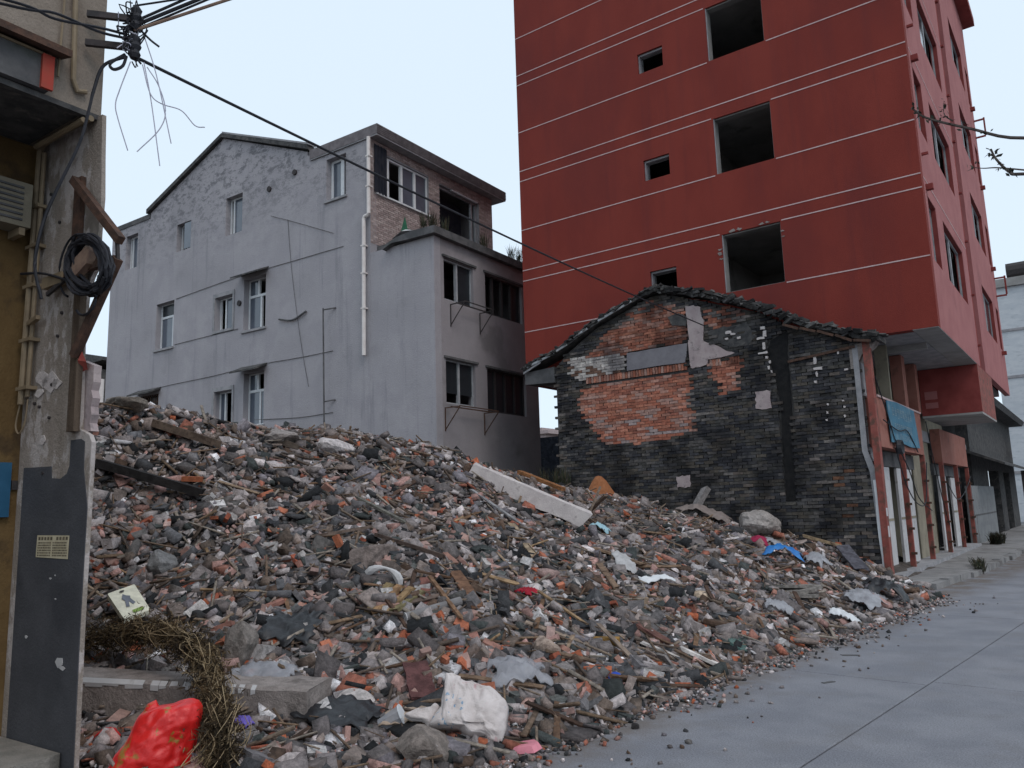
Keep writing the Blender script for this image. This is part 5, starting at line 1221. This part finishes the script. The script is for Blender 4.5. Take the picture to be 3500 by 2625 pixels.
rb.part('knot', inflate([(-.09,.42),(-.05,.50),(.0,.52),(.03,.47),(.01,.43),(-.04,.41)],BAGC,bu,bv,bn_,.04,4.2,.02,16), 'bag_red')
def sackprint(t, col):
    w = t['ramp'](t['noise'](26,(1,1,.4),3,.6), .56, .62); w2 = t['ramp'](t['noise'](2.6,None,2), .50, .60)
    k = t['n'].new('ShaderNodeMath'); k.operation='MULTIPLY'; t['l'].new(w,k.inputs[0]); t['l'].new(w2,k.inputs[1])
    k2 = t['n'].new('ShaderNodeMath'); k2.operation='MULTIPLY'; t['l'].new(k.outputs[0],k2.inputs[0]); k2.inputs[1].default_value=.5
    col = t['mixc'](k2.outputs[0], col, (.50,.22,.24))
    w3 = t['ramp'](t['noise'](30,(1,1,.5),2), .60, .64); w4 = t['ramp'](t['noise'](3.1,None,2), .56, .62)
    k3 = t['n'].new('ShaderNodeMath'); k3.operation='MULTIPLY'; t['l'].new(w3,k3.inputs[0]); t['l'].new(w4,k3.inputs[1])
    return t['mixc'](k3.outputs[0], col, (.22,.34,.46))
M['sack'] = mat('sack',(.56,.50,.48),(.66,.60,.58),7,.8,.5,90,c3=(.42,.35,.31),s3=3.5,m3=(.55,.75),extra=sackprint)
sk = T('woven_sack','dirty white woven sack half collapsed at the road edge','sack',(-3.7,4.45,0))
SK = [(-.159,.248),(-.118,.231),(-.023,.207),(.001,.189),(.084,.171),(.202,.13),(.261,.071),(.281,.023),(.267,-.095),(.238,-.178),(.202,-.246),(.143,-.219),(.09,-.166),(-.035,-.142),(-.088,-.107),(-.153,-.095),(-.212,-.107),(-.277,-.077),(-.26,-.024),(-.212,.035),(-.189,.13)]
su = Vector((.80,.60,0)).normalized(); sa_ = Vector((-.62,.785,0)); sv = (sa_*.62+Vector((0,0,.785))).normalized(); sv = (sv-su*sv.dot(su)).normalized(); sn = su.cross(sv).normalized()
SKC = (-3.74,4.47,.215)
sk.part('body', inflate([(u,v*1.12) for u,v in SK],SKC,su,sv,sn,.11,.6,.050), 'sack')
sk.part('folded_mouth', inflate([(-.165,.262),(-.125,.265),(-.055,.23),(-.06,.12),(-.10,-.01),(-.14,-.10),(-.19,-.09),(-.175,.05),(-.17,.15)],tuple(Vector(SKC)+sn*.085),su,sv,sn,.035,2.6,.025,24), 'sack')
sk.part('loose_flap', inflate([(-.27,-.07),(-.34,-.03),(-.42,-.02),(-.46,.01),(-.38,.05),(-.30,.03),(-.24,.10),(-.20,.05)],tuple(Vector(SKC)-sn*.02),su,sv,sn,.035,5.1,.025,18), 'sack')
def sheet(name,label,cat,x,y,w,h,m,seed,lift=.05,amp=.05,rot=0.0,nn=14,col=None,power=1.0):
    """crumpled sheet lying on the heap, with thickness"""
    g = random.Random(seed); ph = [g.uniform(0,6) for _ in range(6)]; v = []
    ca,sa = math.cos(rot),math.sin(rot); pts = []
    for i in range(nn+1):
        for j in range(nn+1):
            a,b = (i/nn-.5)*w,(j/nn-.5)*h
            a *= 1+.45*noise.noise(Vector((b*4/h,ph[4],0))); b *= 1+.45*noise.noise(Vector((a*4/w,ph[5],3)))
            pts.append((x+a*ca-b*sa,y+a*sa+b*ca,a,b))
    zb = np.maximum(mound([p[0] for p in pts],[p[1] for p in pts]),0)
    for (px,py,a,b),z in zip(pts,zb):
        k = max(0,.5-abs(noise.noise(Vector((a*5.5/max(w,h)+ph[0],b*5.5/max(w,h)+ph[1],ph[2]))))*1.6)+.35*max(0,.5-abs(noise.noise(Vector((a*15/max(w,h)+ph[3],b*15/max(w,h),ph[1]))))*1.5)
        q = 1-((abs(a)/(w*.5))**2+(abs(b)/(h*.5))**2)*.4
        v.append((px,py,z+.045+lift*max(0.15,q)+amp*k))
    N = nn+1; f = [(i*N+j,(i+1)*N+j,(i+1)*N+j+1,i*N+j+1) for i in range(nn) for j in range(nn)]
    m_ = MB().add(v+[(p[0],p[1],p[2]-.008) for p in v], f+[tuple(q+len(v) for q in t[::-1]) for t in f]+
        [t for i in range(nn) for t in ((i*N,(i+1)*N,(i+1)*N+len(v),i*N+len(v)),(i*N+nn,i*N+nn+len(v),(i+1)*N+nn+len(v),(i+1)*N+nn),(i,i+len(v),i+1+len(v),i+1),(nn*N+i,nn*N+i+1,nn*N+i+1+len(v),nn*N+i+len(v)))])
    m_.smooth = True
    return single(name,m_,m,label,cat,(x,y,float(mound(x,y)[0])),color=col)
M['film'] = mat('film',(.34,.34,.37),(.46,.46,.49),7,.35,.3,25,spec=.5,alpha=.5)
M['film_white'] = mat('film_white',(.33,.33,.355),(.44,.44,.465),6,.4,.3,25,spec=.5,alpha=.7)
M['black_bag'] = mat('black_bag',(.012,.012,.014),(.022,.022,.025),8,.4,.3,25,spec=.5)
M['blue_bag'] = mat('blue_bag',(.02,.14,.42),(.03,.20,.52),8,.45,.3,25,spec=.5)
def cmat(n,c,r=.8): M[n] = mat(n,tuple(v*.85 for v in c),tuple(v*1.1 for v in c),10,r,.2,40); return n
sheet('plastic_sheet','crumpled clear plastic sheet lying on the end of the concrete lintel','plastic',-5.55,4.10,.50,.30,'film',3,.12,.09,.5)
sheet('plastic_wrapper','crumpled clear plastic wrapping behind the woven sack','plastic',-3.98,5.38,.46,.30,'film',5,.10,.10,.9)
sheet('plastic_tarpaulin','white plastic tarpaulin spread at the foot of the heap near the far kerb','tarpaulin',-2.92,12.25,.95,.42,'film_white',7,.09,.10,1.6,18)
sheet('black_plastic_bag','crumpled black plastic bag beside the white tarpaulin','bag',-2.80,12.95,.5,.45,'black_bag',9,.22,.14,.4)
sheet('blue_plastic_bag','flattened blue plastic bag on the heap below the brick gable','bag',-4.46,13.55,.55,.34,'blue_bag',11,.17,.08,.3)
sheet('white_plastic_bag','crumpled whitish plastic bag on the heap above the tarpaulin','bag',-3.96,13.8,.42,.32,'film_white',13,.14,.10,1.2)
sheet('grey_plastic_bag','small pale plastic bag low on the slope left of the tarpaulin','bag',-3.41,10.06,.30,.24,'film_white',15,.12,.09,.3)
sheet('red_cloth','crimson cloth scrap lying above the blue bag','cloth',-5.07,14.2,.34,.3,cmat('crimson',(.28,.02,.06)),17,.10,.06)
sheet('white_cloth','white cloth scrap tangled beside the crimson cloth','cloth',-4.84,14.3,.32,.24,'film_white',19,.12,.08)
sheet('red_rag','dark red rag caught between bricks in the middle of the heap','rag',-5.06,7.05,.22,.17,cmat('ragred',(.33,.015,.03)),21,.08,.05)
sheet('paper_sack','torn white paper sack with grey printed face on the middle slope','sack',-5.19,9.45,.46,.26,cmat('sackpaper',(.42,.41,.41)),23,.10,.05,2.2)
sheet('white_paper','crumpled white paper at the road edge below the tarpaulin','paper',-2.86,10.86,.30,.22,'white_frame',25,.08,.06)
sheet('white_wrapping','scrap of white wrapping on the slope near the cream foam','plastic',-4.62,9.16,.42,.16,'white_frame',27,.08,.05,.9)
sheet('black_plastic_scrap','black plastic scrap half buried at the foot of the heap by the lintel','plastic',-4.62,4.10,.55,.4,'black_bag',29,.05,.06,.2)
sheet('black_netting','dark torn netting lying behind the concrete lintel','netting',-6.0,4.72,.5,.36,'black_bag',31,.06,.08,.5)
sheet('purple_wrapper','small violet wrapper on the gravel beside the creeper','wrapper',-5.10,3.62,.17,.10,cmat('violet',(.16,.12,.48),.5),33,.05,.03)
sheet('red_wrapper','small red wrapper on the ground between pillar and red bag','wrapper',-5.75,2.98,.15,.12,cmat('redw',(.5,.02,.02),.5),35,.06,.03)
sheet('cardboard_scrap','tan cardboard scrap under the mouth of the woven sack','cardboard',-4.14,4.35,.42,.26,cmat('card',(.38,.29,.22)),37,.05,.05,.6)
sheet('light_blue_scrap','pale blue plastic scrap below the end of the white beam','plastic',-6.3,10.75,.30,.22,cmat('paleblue',(.30,.46,.52)),39,.10,.07)
sheet('dusty_blanket','rolled dusty blanket at the foot of the brick gable','blanket',-6.75,15.75,1.05,.42,cmat('blanket',(.22,.18,.165)),41,.20,.12,.0)
# picture box
bx = T('picture_box','pale cream carton lid with a dark figure print and green label','box',(-7.85,4.22,.82))
P = [Vector((-7.75, 3.95, 0.92)),Vector((-7.82, 4.25, 0.98)),Vector((-7.31, 4.14, 0.77)),Vector((-7.24, 3.85, 0.73))]
nrm = (P[1]-P[0]).cross(P[3]-P[0]).normalized(); nrm = nrm if nrm.z > 0 else -nrm
def onbox(s,t,h=0): return tuple(P[0].lerp(P[1],s).lerp(P[3].lerp(P[2],s),t)+nrm*h)
q = [(0.02,0),(.98,0),(1,.03),(1,.97),(.98,1),(.02,1),(0,.97),(0,.03)]
m = MB().add([onbox(s,t,.015) for s,t in q]+[onbox(s,t,-.03) for s,t in q],[tuple(range(8)),tuple(range(8,16))[::-1]]+[(i,(i+1)%8,(i+1)%8+8,i+8) for i in range(8)])
bx.part('lid', m, cmat('carton',(.66,.63,.50),.6))
fig = [(.42,.22),(.50,.30),(.62,.36),(.58,.44),(.66,.62),(.55,.66),(.47,.52),(.40,.70),(.28,.68),(.36,.48),(.30,.36)]
bx.part('figure_print', MB().add([onbox(s,t,.024) for s,t in fig],[tuple(range(len(fig)))]), cmat('figink',(.15,.16,.19)))
bx.part('slot', MB().add([onbox(.45+.09*math.cos(a),.12+.035*math.sin(a),.024) for a in np.linspace(0,6.28,12)[:-1]],[tuple(range(11))]), 'iron')
bx.part('green_label', MB().add([onbox(s,t,.024) for s,t in ((.40,.84),(.80,.82),(.80,.92),(.40,.94))],[(0,1,2,3)]), cmat('greenlab',(.20,.30,.07)))
# stones and lumps worth naming
def stone(name,label,x,y,r,sq,col,seed,cat='stone',m='rubble_obj',dz=.3,sub=2):
    bm = bmesh.new(); bmesh.ops.create_icosphere(bm,subdivisions=sub+1,radius=1.0); g = random.Random(seed); ph=[g.uniform(0,6) for _ in range(9)]
    cuts = [(Vector((g.gauss(0,1),g.gauss(0,1),g.gauss(0,1))).normalized(),g.uniform(.62,.9)) for _ in range(9)]
    for v in bm.verts:
        p = v.co
        for nn,dd in cuts:
            e = p.dot(nn)
            if e > dd: p = p-nn*(e-dd)*.9
        p = p*(1+.05*math.sin(p.x*5+ph[0])*math.sin(p.y*6+ph[1])+.03*math.sin(p.z*11+p.x*9+ph[2])+g.uniform(-.02,.02))
        v.co = Vector((p.x*sq[0],p.y*sq[1],p.z*sq[2]))*r
    me = bpy.data.meshes.new(name); bm.to_mesh(me); bm.free()
    o = link(name,me,M[m],None,col); o.location = (x,y,max(0,float(mound(x,y)[0]))+r*sq[2]*dz); o.rotation_euler = (g.uniform(-.2,.2),g.uniform(-.2,.2),g.uniform(0,6))
    return tag(o,label,cat)
stone('boulder','rounded lump of old concrete at the road edge below the woven sack',-3.72,3.96,.20,(1,.9,.72),(.21,.18,.16),1,dz=.55)
stone('white_stone','angular white concrete lump lying left of the woven sack',-4.78,4.34,.17,(1.1,.8,.5),(.50,.46,.44),2)
stone('pale_stone','pale flat stone above the painted lintel end',-5.05,4.85,.17,(1.25,.7,.45),(.42,.36,.34),3)
stone('grey_stone','flat grey slab of stone near the middle foot of the heap',-5.04,5.28,.17,(1.2,.75,.35),(.30,.275,.27),4)
stone('wedge_stone','wedge-shaped brown stone half way up the heap',-6.38,6.08,.24,(1.25,.8,.75),(.20,.165,.15),5)
stone('concrete_block','brownish concrete block standing behind the dry creeper',-6.10,4.26,.2,(.8,.8,1.2),(.19,.17,.155),6)
stone('plaster_boulder','large pale mound of plaster against the brick gable',-5.65,15.8,.52,(1.25,.8,.62),(.34,.31,.29),7,sub=3)
stone('white_chunk','long white broken block near the crest of the heap',-8.95,7.85,.28,(1.5,.55,.5),(.55,.51,.50),8)
stone('crest_block','squared concrete block on the crest below the grey windows',-9.7,7.35,.3,(1.5,.8,.5),(.28,.25,.235),9)
stone('crest_hump','earthy clod on the highest point of the heap',-10.62,5.55,.25,(1.5,.9,.6),(.20,.175,.15),10,sub=3)
stone('tan_stone','tan squared stone near the road below the heap',-4.13,6.0,.19,(1.0,.7,.7),(.36,.28,.23),11)
stone('tan_lump','cream foam lump on the lower slope',-4.10,9.38,.15,(1,.9,.5),(.55,.43,.32),12,'foam')
stone('white_foam','small bright white foam piece in the middle of the heap',-4.63,7.55,.10,(1,.8,.7),(.68,.69,.72),13,'foam')
stone('grey_lump','grey concrete lump lying on the left slope near the pillar',-8.2,4.75,.22,(1.1,.8,.7),(.20,.20,.20),14)
# sand pile against the gable
m = MB(); g = random.Random(44); n = 26; prof = [(0,.62),(.07,.60),(.16,.47),(.26,.26),(.36,.08),(.5,-.12)]
for r,h in prof:
    for k in range(n): a = 6.283*k/n; rr = r*(1+.08*math.sin(3*a+1)+g.uniform(-.03,.03)); m.v.append((-9.22+rr*math.cos(a)*1.1,15.75+rr*math.sin(a)*.7,1.78+h*.85+g.uniform(-.008,.008)))
for j in range(len(prof)-1):
    for k in range(n): m.f.append((j*n+k,j*n+(k+1)%n,(j+1)*n+(k+1)%n,(j+1)*n+k))
m.f.append(tuple(range(n))); m.smooth = True
single('sand_pile',m,mat('sand',(.27,.105,.045),(.34,.14,.065),12,.97,.6,60,fine=.12),'small orange cone of sand against the brick gable','sand',(-9.22,15.75,1.7))
plank('leaning_post','grey post leaning against the foot of the brick gable',(-7.05,15.6,1.25),(-6.80,16.05,1.92),.16,.12,(.22,.205,.20),'post','rubble_obj')
# planks that stand out
PL = [
 ('dark_board','dark maroon board standing up beside the woven sack',(-4.62,4.86,.42),(-4.28,4.60,.22),.20,.02,(.11,.05,.05)),
 ('red_plank','reddish plank pointing down in the middle of the heap',(-5.70,6.15,.95),(-5.10,5.56,.62),.11,.025,(.20,.09,.075)),
 ('rust_board','long rust-brown board on the lower right slope',(-4.02,7.45,.44),(-3.45,7.40,.18),.12,.03,(.14,.07,.06)),
 ('curved_board','warped brown veneer board in the middle of the heap',(-5.70,6.62,.98),(-4.95,6.08,.70),.13,.02,(.17,.095,.06)),
 ('yellow_lath','pale yellow lath lying above the middle slope',(-6.66,8.95,1.42),(-5.63,8.02,1.05),.09,.02,(.34,.27,.19)),
 ('tan_plank','tan plank on the slope right of the centre',(-5.66,9.48,1.06),(-5.06,9.70,.84),.10,.03,(.24,.17,.12)),
 ('twisted_branch','crooked brown timber below the tan plank',(-5.30,8.95,.88),(-4.72,8.34,.66),.08,.06,(.20,.14,.10)),
 ('slim_pole','long slim pole lying across the upper right slope',(-7.80,13.1,1.66),(-6.40,12.0,1.20),.06,.05,(.20,.165,.14)),
 ('crossed_plank','short plank sticking up at the end of the white beam',(-6.75,11.1,1.42),(-6.55,11.25,1.95),.10,.03,(.23,.18,.145)),
 ('propped_plank','short brown plank leaning by the end of the white beam',(-7.0,11.5,1.5),(-6.5,11.3,1.78),.09,.03,(.19,.14,.11)),
 ('charred_timber','long charred black timber on the upper left slope',(-9.85,4.84,2.32),(-8.7,5.5,1.92),.13,.10,(.025,.024,.025)),
 ('brown_timber','brown round-edged timber near the left crest',(-10.2,5.74,2.90),(-9.45,6.25,2.58),.12,.10,(.13,.10,.08)),
 ('crest_timber','dark timber lying below the squared crest block',(-9.6,7.2,2.75),(-9.0,7.55,2.42),.11,.09,(.12,.10,.085)),
 ('grey_lath','long grey lath in the centre of the upper slope',(-7.62,7.0,1.82),(-6.85,7.05,1.5),.07,.03,(.15,.15,.135)),
 ('long_lath','thin brown lath lying above the wedge-shaped stone',(-7.2,5.95,1.38),(-6.90,6.55,1.46),.05,.03,(.17,.13,.11)),
 ('dark_lath','long dark lath right of the wedge-shaped stone',(-6.62,6.35,1.38),(-5.9,6.7,1.12),.05,.04,(.10,.075,.065)),
 ('metal_strip','long pale metal strip left of the white beam',(-7.45,9.05,1.92),(-6.55,9.0,1.42),.06,.02,(.26,.265,.28)),
 ('white_batten','white painted batten at the right foot of the heap',(-3.44,7.25,.26),(-3.12,7.40,.10),.09,.03,(.60,.58,.57)),
 ('white_lath','white lath beside the white painted batten',(-3.75,7.12,.30),(-3.38,7.18,.17),.06,.02,(.52,.50,.49)),
 ('slate_board','dark bluish board propped near the corner of the brick gable',(-4.02,15.5,.78),(-3.52,14.7,.42),.24,.03,(.09,.09,.11)),
 ('yellow_stick','yellowish stick on the rubble at the foot of the gable',(-4.75,15.7,.95),(-4.05,15.75,.74),.07,.05,(.33,.25,.16)),
 ('white_crest_board','narrow white board on the crest in front of the alley',(-9.35,11.9,2.42),(-8.75,12.3,2.15),.10,.03,(.58,.56,.55)),
 ('dark_crest_board','dark flat board on the crest beside the narrow white board',(-9.6,11.2,2.50),(-9.3,11.7,2.46),.14,.04,(.06,.05,.05)),
 ('orange_crest_timber','orange-brown timber along the crest above the white beam',(-8.6,11.9,2.28),(-7.7,11.9,1.94),.14,.06,(.26,.12,.05)),
 ('white_strip','white plastic strip lying on the gravel below the sack',(-3.55,4.95,.06),(-3.28,5.15,.03),.07,.012,(.62,.63,.66)),
 ('pale_batten','thin pale batten at the foot of the heap by the blue ball',(-3.30,6.55,.10),(-3.22,7.0,.06),.035,.02,(.52,.50,.48))]
for a_ in PL: plank(*a_)
wsx = [((-5.55,5.34,.72),(-5.70,5.80,.90)),((-5.48,5.38,.70),(-5.60,5.86,.88)),((-5.62,5.32,.72),(-5.80,5.76,.92)),((-5.42,5.44,.72),(-5.50,5.92,.84))]
for i,(a_,b_) in enumerate(wsx):
    o = plank('split_timber','split timber in the bundle at the centre of the heap',a_,b_,.07,.04,(.30-.03*i,.185,.10),'plank'); o['group'] = 'split timbers at the centre of the heap'
tb = T('cardboard_tube','white-ended tube lying on the lower middle slope','tube',(-5.2,5.7,.65))
tb.part('barrel', MB().tube([(-5.30,5.46,.66),(-5.08,5.98,.76)],.042,14), cmat('tubeg',(.20,.19,.19)))
tb.part('end_ring', MB().tube([(-5.303,5.453,.659),(-5.300,5.460,.66)],.046,14), 'white_door')
# flat slabs piled up
for i,(x,y,z,r_) in enumerate(((-3.62,11.1,.36,.3),(-3.55,11.2,.42,.5),(-3.68,11.25,.45,.1),(-3.5,11.05,.36,.9))):
    m = MB().add([(.30*math.cos(t)*(1+.2*math.sin(3*t+i)),.20*math.sin(t)*(1+.15*math.cos(2*t+i)),h) for h in (-.022,.022) for t in np.linspace(0,6.28,9)[:-1]],[tuple(range(8))[::-1],tuple(range(8,16))]+[(k,(k+1)%8,(k+1)%8+8,k+8) for k in range(8)])
    o = single('stone_slab',m,'rubble_obj','flat stone slab in the small stack left of the tarpaulin','stone',(0,0,0),group='flat slabs stacked at the foot',color=(.24,.22,.20))
    o.location = (x,y,z); o.rotation_euler = (.15*math.sin(i*2),-.18+.08*i,r_)
# small bright items at the foot
bm = bmesh.new(); bmesh.ops.create_icosphere(bm,subdivisions=3,radius=.058); g = random.Random(5)
for v in bm.verts: v.co *= 1+.04*math.sin(v.co.x*90)*math.sin(v.co.z*70)+g.uniform(-.015,.015); v.co.z *= .85
me = bpy.data.meshes.new('blue_ball'); bm.to_mesh(me); bm.free(); o = link('blue_ball',me,M[cmat('ballblue',(.02,.07,.40),.4)]); o.location = (-3.46,6.03,.20); tag(o,'crumpled cobalt blue ball at the road edge','ball')
m = MB().prism([(-.15,-.10),(.10,-.13),(.18,-.02),(.13,.10),(-.12,.08),(-.19,0)],'z',-.02,.03)
m.v = [(x*(.55 if z>0 else .68),y*(.55 if z>0 else .68),z*.8) for x,y,z in m.v]
o = single('pink_soap_dish',m,cmat('pinkp',(.62,.22,.27),.4),'pink plastic dish at the road edge under the sack','dish'); o.location = (-3.30,4.50,.05); o.rotation_euler = (.05,-.1,.6)
cp = T('paper_cup','crushed white paper cup among gravel left of the boulder','cup',(-4.24,4.20,.1))
cp.part('cup', MB().tube([(-4.30,4.17,.13),(-4.17,4.25,.20)],[.05,.075],10), 'film_white')
cp.part('rim', MB().tube([(-4.172,4.249,.199),(-4.165,4.254,.203)],[.08,.08],10), 'white_frame')
m = MB().prism([(.0,-.24),(.11,-.20),(.12,.18),(.05,.25),(-.05,.1),(-.08,-.1)],'z',-.012,.012)
o = single('green_glass','long piece of dusty green glass at the foot of the heap','glass') if False else single('green_glass',m,cmat('gglass',(.10,.17,.155),.25),'long shard of dusty green glass at the foot of the heap','glass'); o.location = (-3.32,8.30,.17); o.rotation_euler = (.2,.35,.7)
m = MB().box(-.13,.13,-.065,.065,-.035,.035)
for nm,lb,loc_,rt,cc in (('fallen_brick','bright orange whole brick by the blue ball at the road edge',(-3.70,6.15,.22),(.1,.1,.5),(.40,.12,.06)),
    ('upright_brick','orange brick standing upright left of the wedge-shaped stone',(-6.72,5.93,1.28),(0,1.1,.6),(.38,.13,.07)),
    ('ochre_brick','ochre-yellow brick at the right end of a brick row low on the heap',(-3.95,6.75,.36),(.05,.0,.35),(.30,.17,.05)),
    ('crest_brick','red-orange brick lying on the left upper slope',(-9.05,5.60,2.10),(.1,.05,.9),(.36,.12,.06))):
    me_ = MB().box(-.12,.12,-.058,.058,-.03,.03).mesh(nm); o = link(nm,me_,M['brick_obj'],None,cc); o.location = loc_; o.rotation_euler = rt; tag(o,lb,'brick')
# foam arc
m = MB().tube([(-5.95+.22*math.cos(a)*.8,5.78+.22*math.cos(a)*.4,.90+.17*math.sin(a)) for a in np.linspace(.0,2.4,10)],[.03+.015*math.sin(k) for k in range(10)],7)
single('foam_pipe',m,'white_door','white curved foam pipe lagging above the split timbers','foam',(-5.95,5.78,.9))
# ------------------------------------------------------------------ dry creeper draped over lintel and heap
cr = T('dry_creeper','brown mat of dead creeper arching over the lintel beside the red bag','creeper',(-5.3,3.4,0))
SP = curve([(-7.38, 3.57, 0.62), (-6.89, 3.66, 0.66), (-6.39, 3.64, 0.73), (-5.82, 3.6, 0.68), (-5.37, 3.48, 0.57), (-4.92, 3.26, 0.4), (-4.66, 3.11, 0.25), (-4.44, 2.99, 0.11)],10)
g = random.Random(19); m = MB(); CC = [(.085,.055,.028),(.11,.073,.036),(.055,.038,.021),(.15,.105,.055),(.036,.027,.018)]
for k in range(12000):
    t = g.random(); i = min(int(t*(len(SP)-1)),len(SP)-2); b = SP[i].lerp(SP[i+1],t*(len(SP)-1)-i); d = (SP[i+1]-SP[i]).normalized()
    th = .115*(.8+.4*math.sin(t*17)**2)
    o = Vector((g.gauss(0,th*.5),g.gauss(0,th*.5),g.gauss(-.01,th*.55))); p0 = b+o
    dr = (d*g.uniform(-.6,1)+Vector((g.gauss(0,.7),g.gauss(0,.7),g.gauss(-.25,.6)))).normalized(); L = g.uniform(.03,.09)
    w = dr.cross(Vector((g.gauss(0,1),g.gauss(0,1),g.gauss(0,1)))).normalized()*g.uniform(.0018,.006); c_ = g.choice(CC)
    q = p0+dr*L*.5+Vector((0,0,g.uniform(-.012,.012)))
    m.add([p0-w*.4,p0+w*.4,q+w,q-w,p0+dr*L],[(0,1,2,3),(3,2,4)],c_)
cr.part('leaves', m, 'brick_attr', kind='stuff')
m = MB()
for k in range(70):
    t0 = g.uniform(0,.8); t1 = min(1,t0+g.uniform(.15,.4)); pts = []
    for t in np.linspace(t0,t1,7):
        i = min(int(t*(len(SP)-1)),len(SP)-2); pts.append(SP[i]+Vector((g.gauss(0,.06),g.gauss(0,.06),g.gauss(0,.06))))
    m.tube(curve(pts,3),.003,4)
for k in range(22):
    x0 = Vector((-4.75+g.gauss(0,.1),3.30+g.gauss(0,.08),.25+g.uniform(0,.2))); m.tube(curve([x0,x0+Vector((.08+g.gauss(0,.08),-.12+g.gauss(0,.05),-.08)),x0+Vector((.15+g.gauss(0,.12),-.30+g.gauss(0,.1),-.22))],4),.0028,4)
cr.part('stems', m, 'wood_pale' if 'wood_pale' in M else 'khaki')

# ------------------------------------------------------------------ street tree whose twigs reach into the picture
tr = T('street_tree','thin bare street tree whose twigs reach in from the right edge','tree',(1.9,6.6,0))
M['bark'] = mat('bark',(.075,.062,.055),(.12,.10,.09),14,.95,.6,40); M['leaf'] = mat('leaf',(.028,.034,.026),(.05,.055,.04),20,.8)
tr.part('trunk', MB().tube(curve([(1.9,6.6,-.05),(1.86,6.55,1.2),(1.8,6.5,2.4),(1.84,6.45,3.6),(1.9,6.5,5.2)],5),[.09-.0035*k for k in range(21)],9), 'bark')
m = MB(); g = random.Random(23); tips = []
def branch(pts,r0,leafy):
    c_ = curve(pts,5); m.tube(c_,[lerp(r0,r0*.35,k/(len(c_)-1)) for k in range(len(c_))],5)
    for k,p in enumerate(c_):
        if k > len(c_)*leafy: tips.extend([p]*2)
branch([(1.84,6.48,3.3),(1.1,6.0,3.55),(.4,5.6,3.68),(-.15,5.5,3.72),(-.42,5.48,3.86),(-.65,5.46,4.0),(-.72,5.45,4.08)],.016,.55)
branch([(1.84,6.48,3.0),(1.0,5.9,3.25),(.3,5.55,3.42),(-.18,5.5,3.5),(-.25,5.49,3.53),(-.31,5.49,3.63),(-.33,5.49,3.7)],.016,.60)
branch([(-.12,5.5,3.5),(-.3,5.49,3.57),(-.38,5.49,3.59),(-.44,5.48,3.61)],.006,.8)
branch([(-.51,5.48,3.94),(-.55,5.47,3.99),(-.55,5.47,4.07)],.005,.4)
branch([(1.84,6.45,3.7),(2.4,6.0,4.4),(2.9,5.6,4.9)],.02,.6); branch([(1.88,6.48,4.4),(1.5,7.2,5.0),(1.2,7.9,5.3)],.02,.6); branch([(1.9,6.5,5.1),(2.0,6.6,5.9)],.016,.5)
tr.part('branches', m, 'bark')
m = MB()
for p in tips:
    for q in range(2):
        if g.random() < .35: continue
        d = Vector((g.gauss(0,1),g.gauss(0,1),g.gauss(0,1))).normalized(); w = d.cross(Vector((g.gauss(0,1),g.gauss(0,1),1))).normalized()*.009; L = g.uniform(.02,.045)
        b = p+Vector((g.gauss(0,.012),g.gauss(0,.012),g.gauss(0,.012))); m.add([b,b+d*L*.5+w,b+d*L,b+d*L*.5-w],[(0,1,2,3)])
tr.part('leaves', m, 'leaf')
# odd bits out on the road
stone('road_stone','small dark stone lying alone on the road',-2.97,5.43,.035,(1,.9,.7),(.05,.045,.045),61,dz=.6)
for nm,lb,x,y,w,h,r_ in (('leaf_scrap','dark leaf scrap on the road nearest the heap edge',-2.36,9.0,.16,.06,.4),('twig_scrap','thin dark twig on the road in the middle distance',-2.2,7.6,.13,.03,1.0),('paper_scrap','small dark paper scrap furthest along the road',-2.60,9.4,.12,.05,.1)):
    o = single(nm,MB().prism(ragged([(-w/2,-h/2),(w/2,-h/2),(w/2,h/2),(-w/2,h/2)],.012,int(x*-100),3),'z',0,.004),'dark_cement',lb,'litter'); o.location = (x,y,.002); o.rotation_euler = (0,0,r_)
# weeds by the far kerb
weeds('kerb_weeds','clump of dry weeds growing on the kerb before the shutters',[(-2.35,19.6,.1),(-2.45,19.9,.12),(-2.3,19.3,.05)],70,.22,0,GRN,(-2.4,19.6,.1))
weeds('alley_weeds','dead weeds at the left foot of the brick gable',[(-10.5,15.9,2.1),(-10.3,15.95,2.05),(-10.15,15.8,2.0),(-10.65,15.7,2.1)],45,.6,0,GRN,(-10.4,15.9,2.0))
weeds('pavement_brush','heap of dead brushwood on the pavement by the yard wall',[(-3.0,28.6,.13),(-2.9,28.75,.13),(-3.0,28.9,.13),(-2.8,29.0,.13),(-2.85,28.5,.13)],120,.4,0,GRN,(-2.9,29.2,.13))
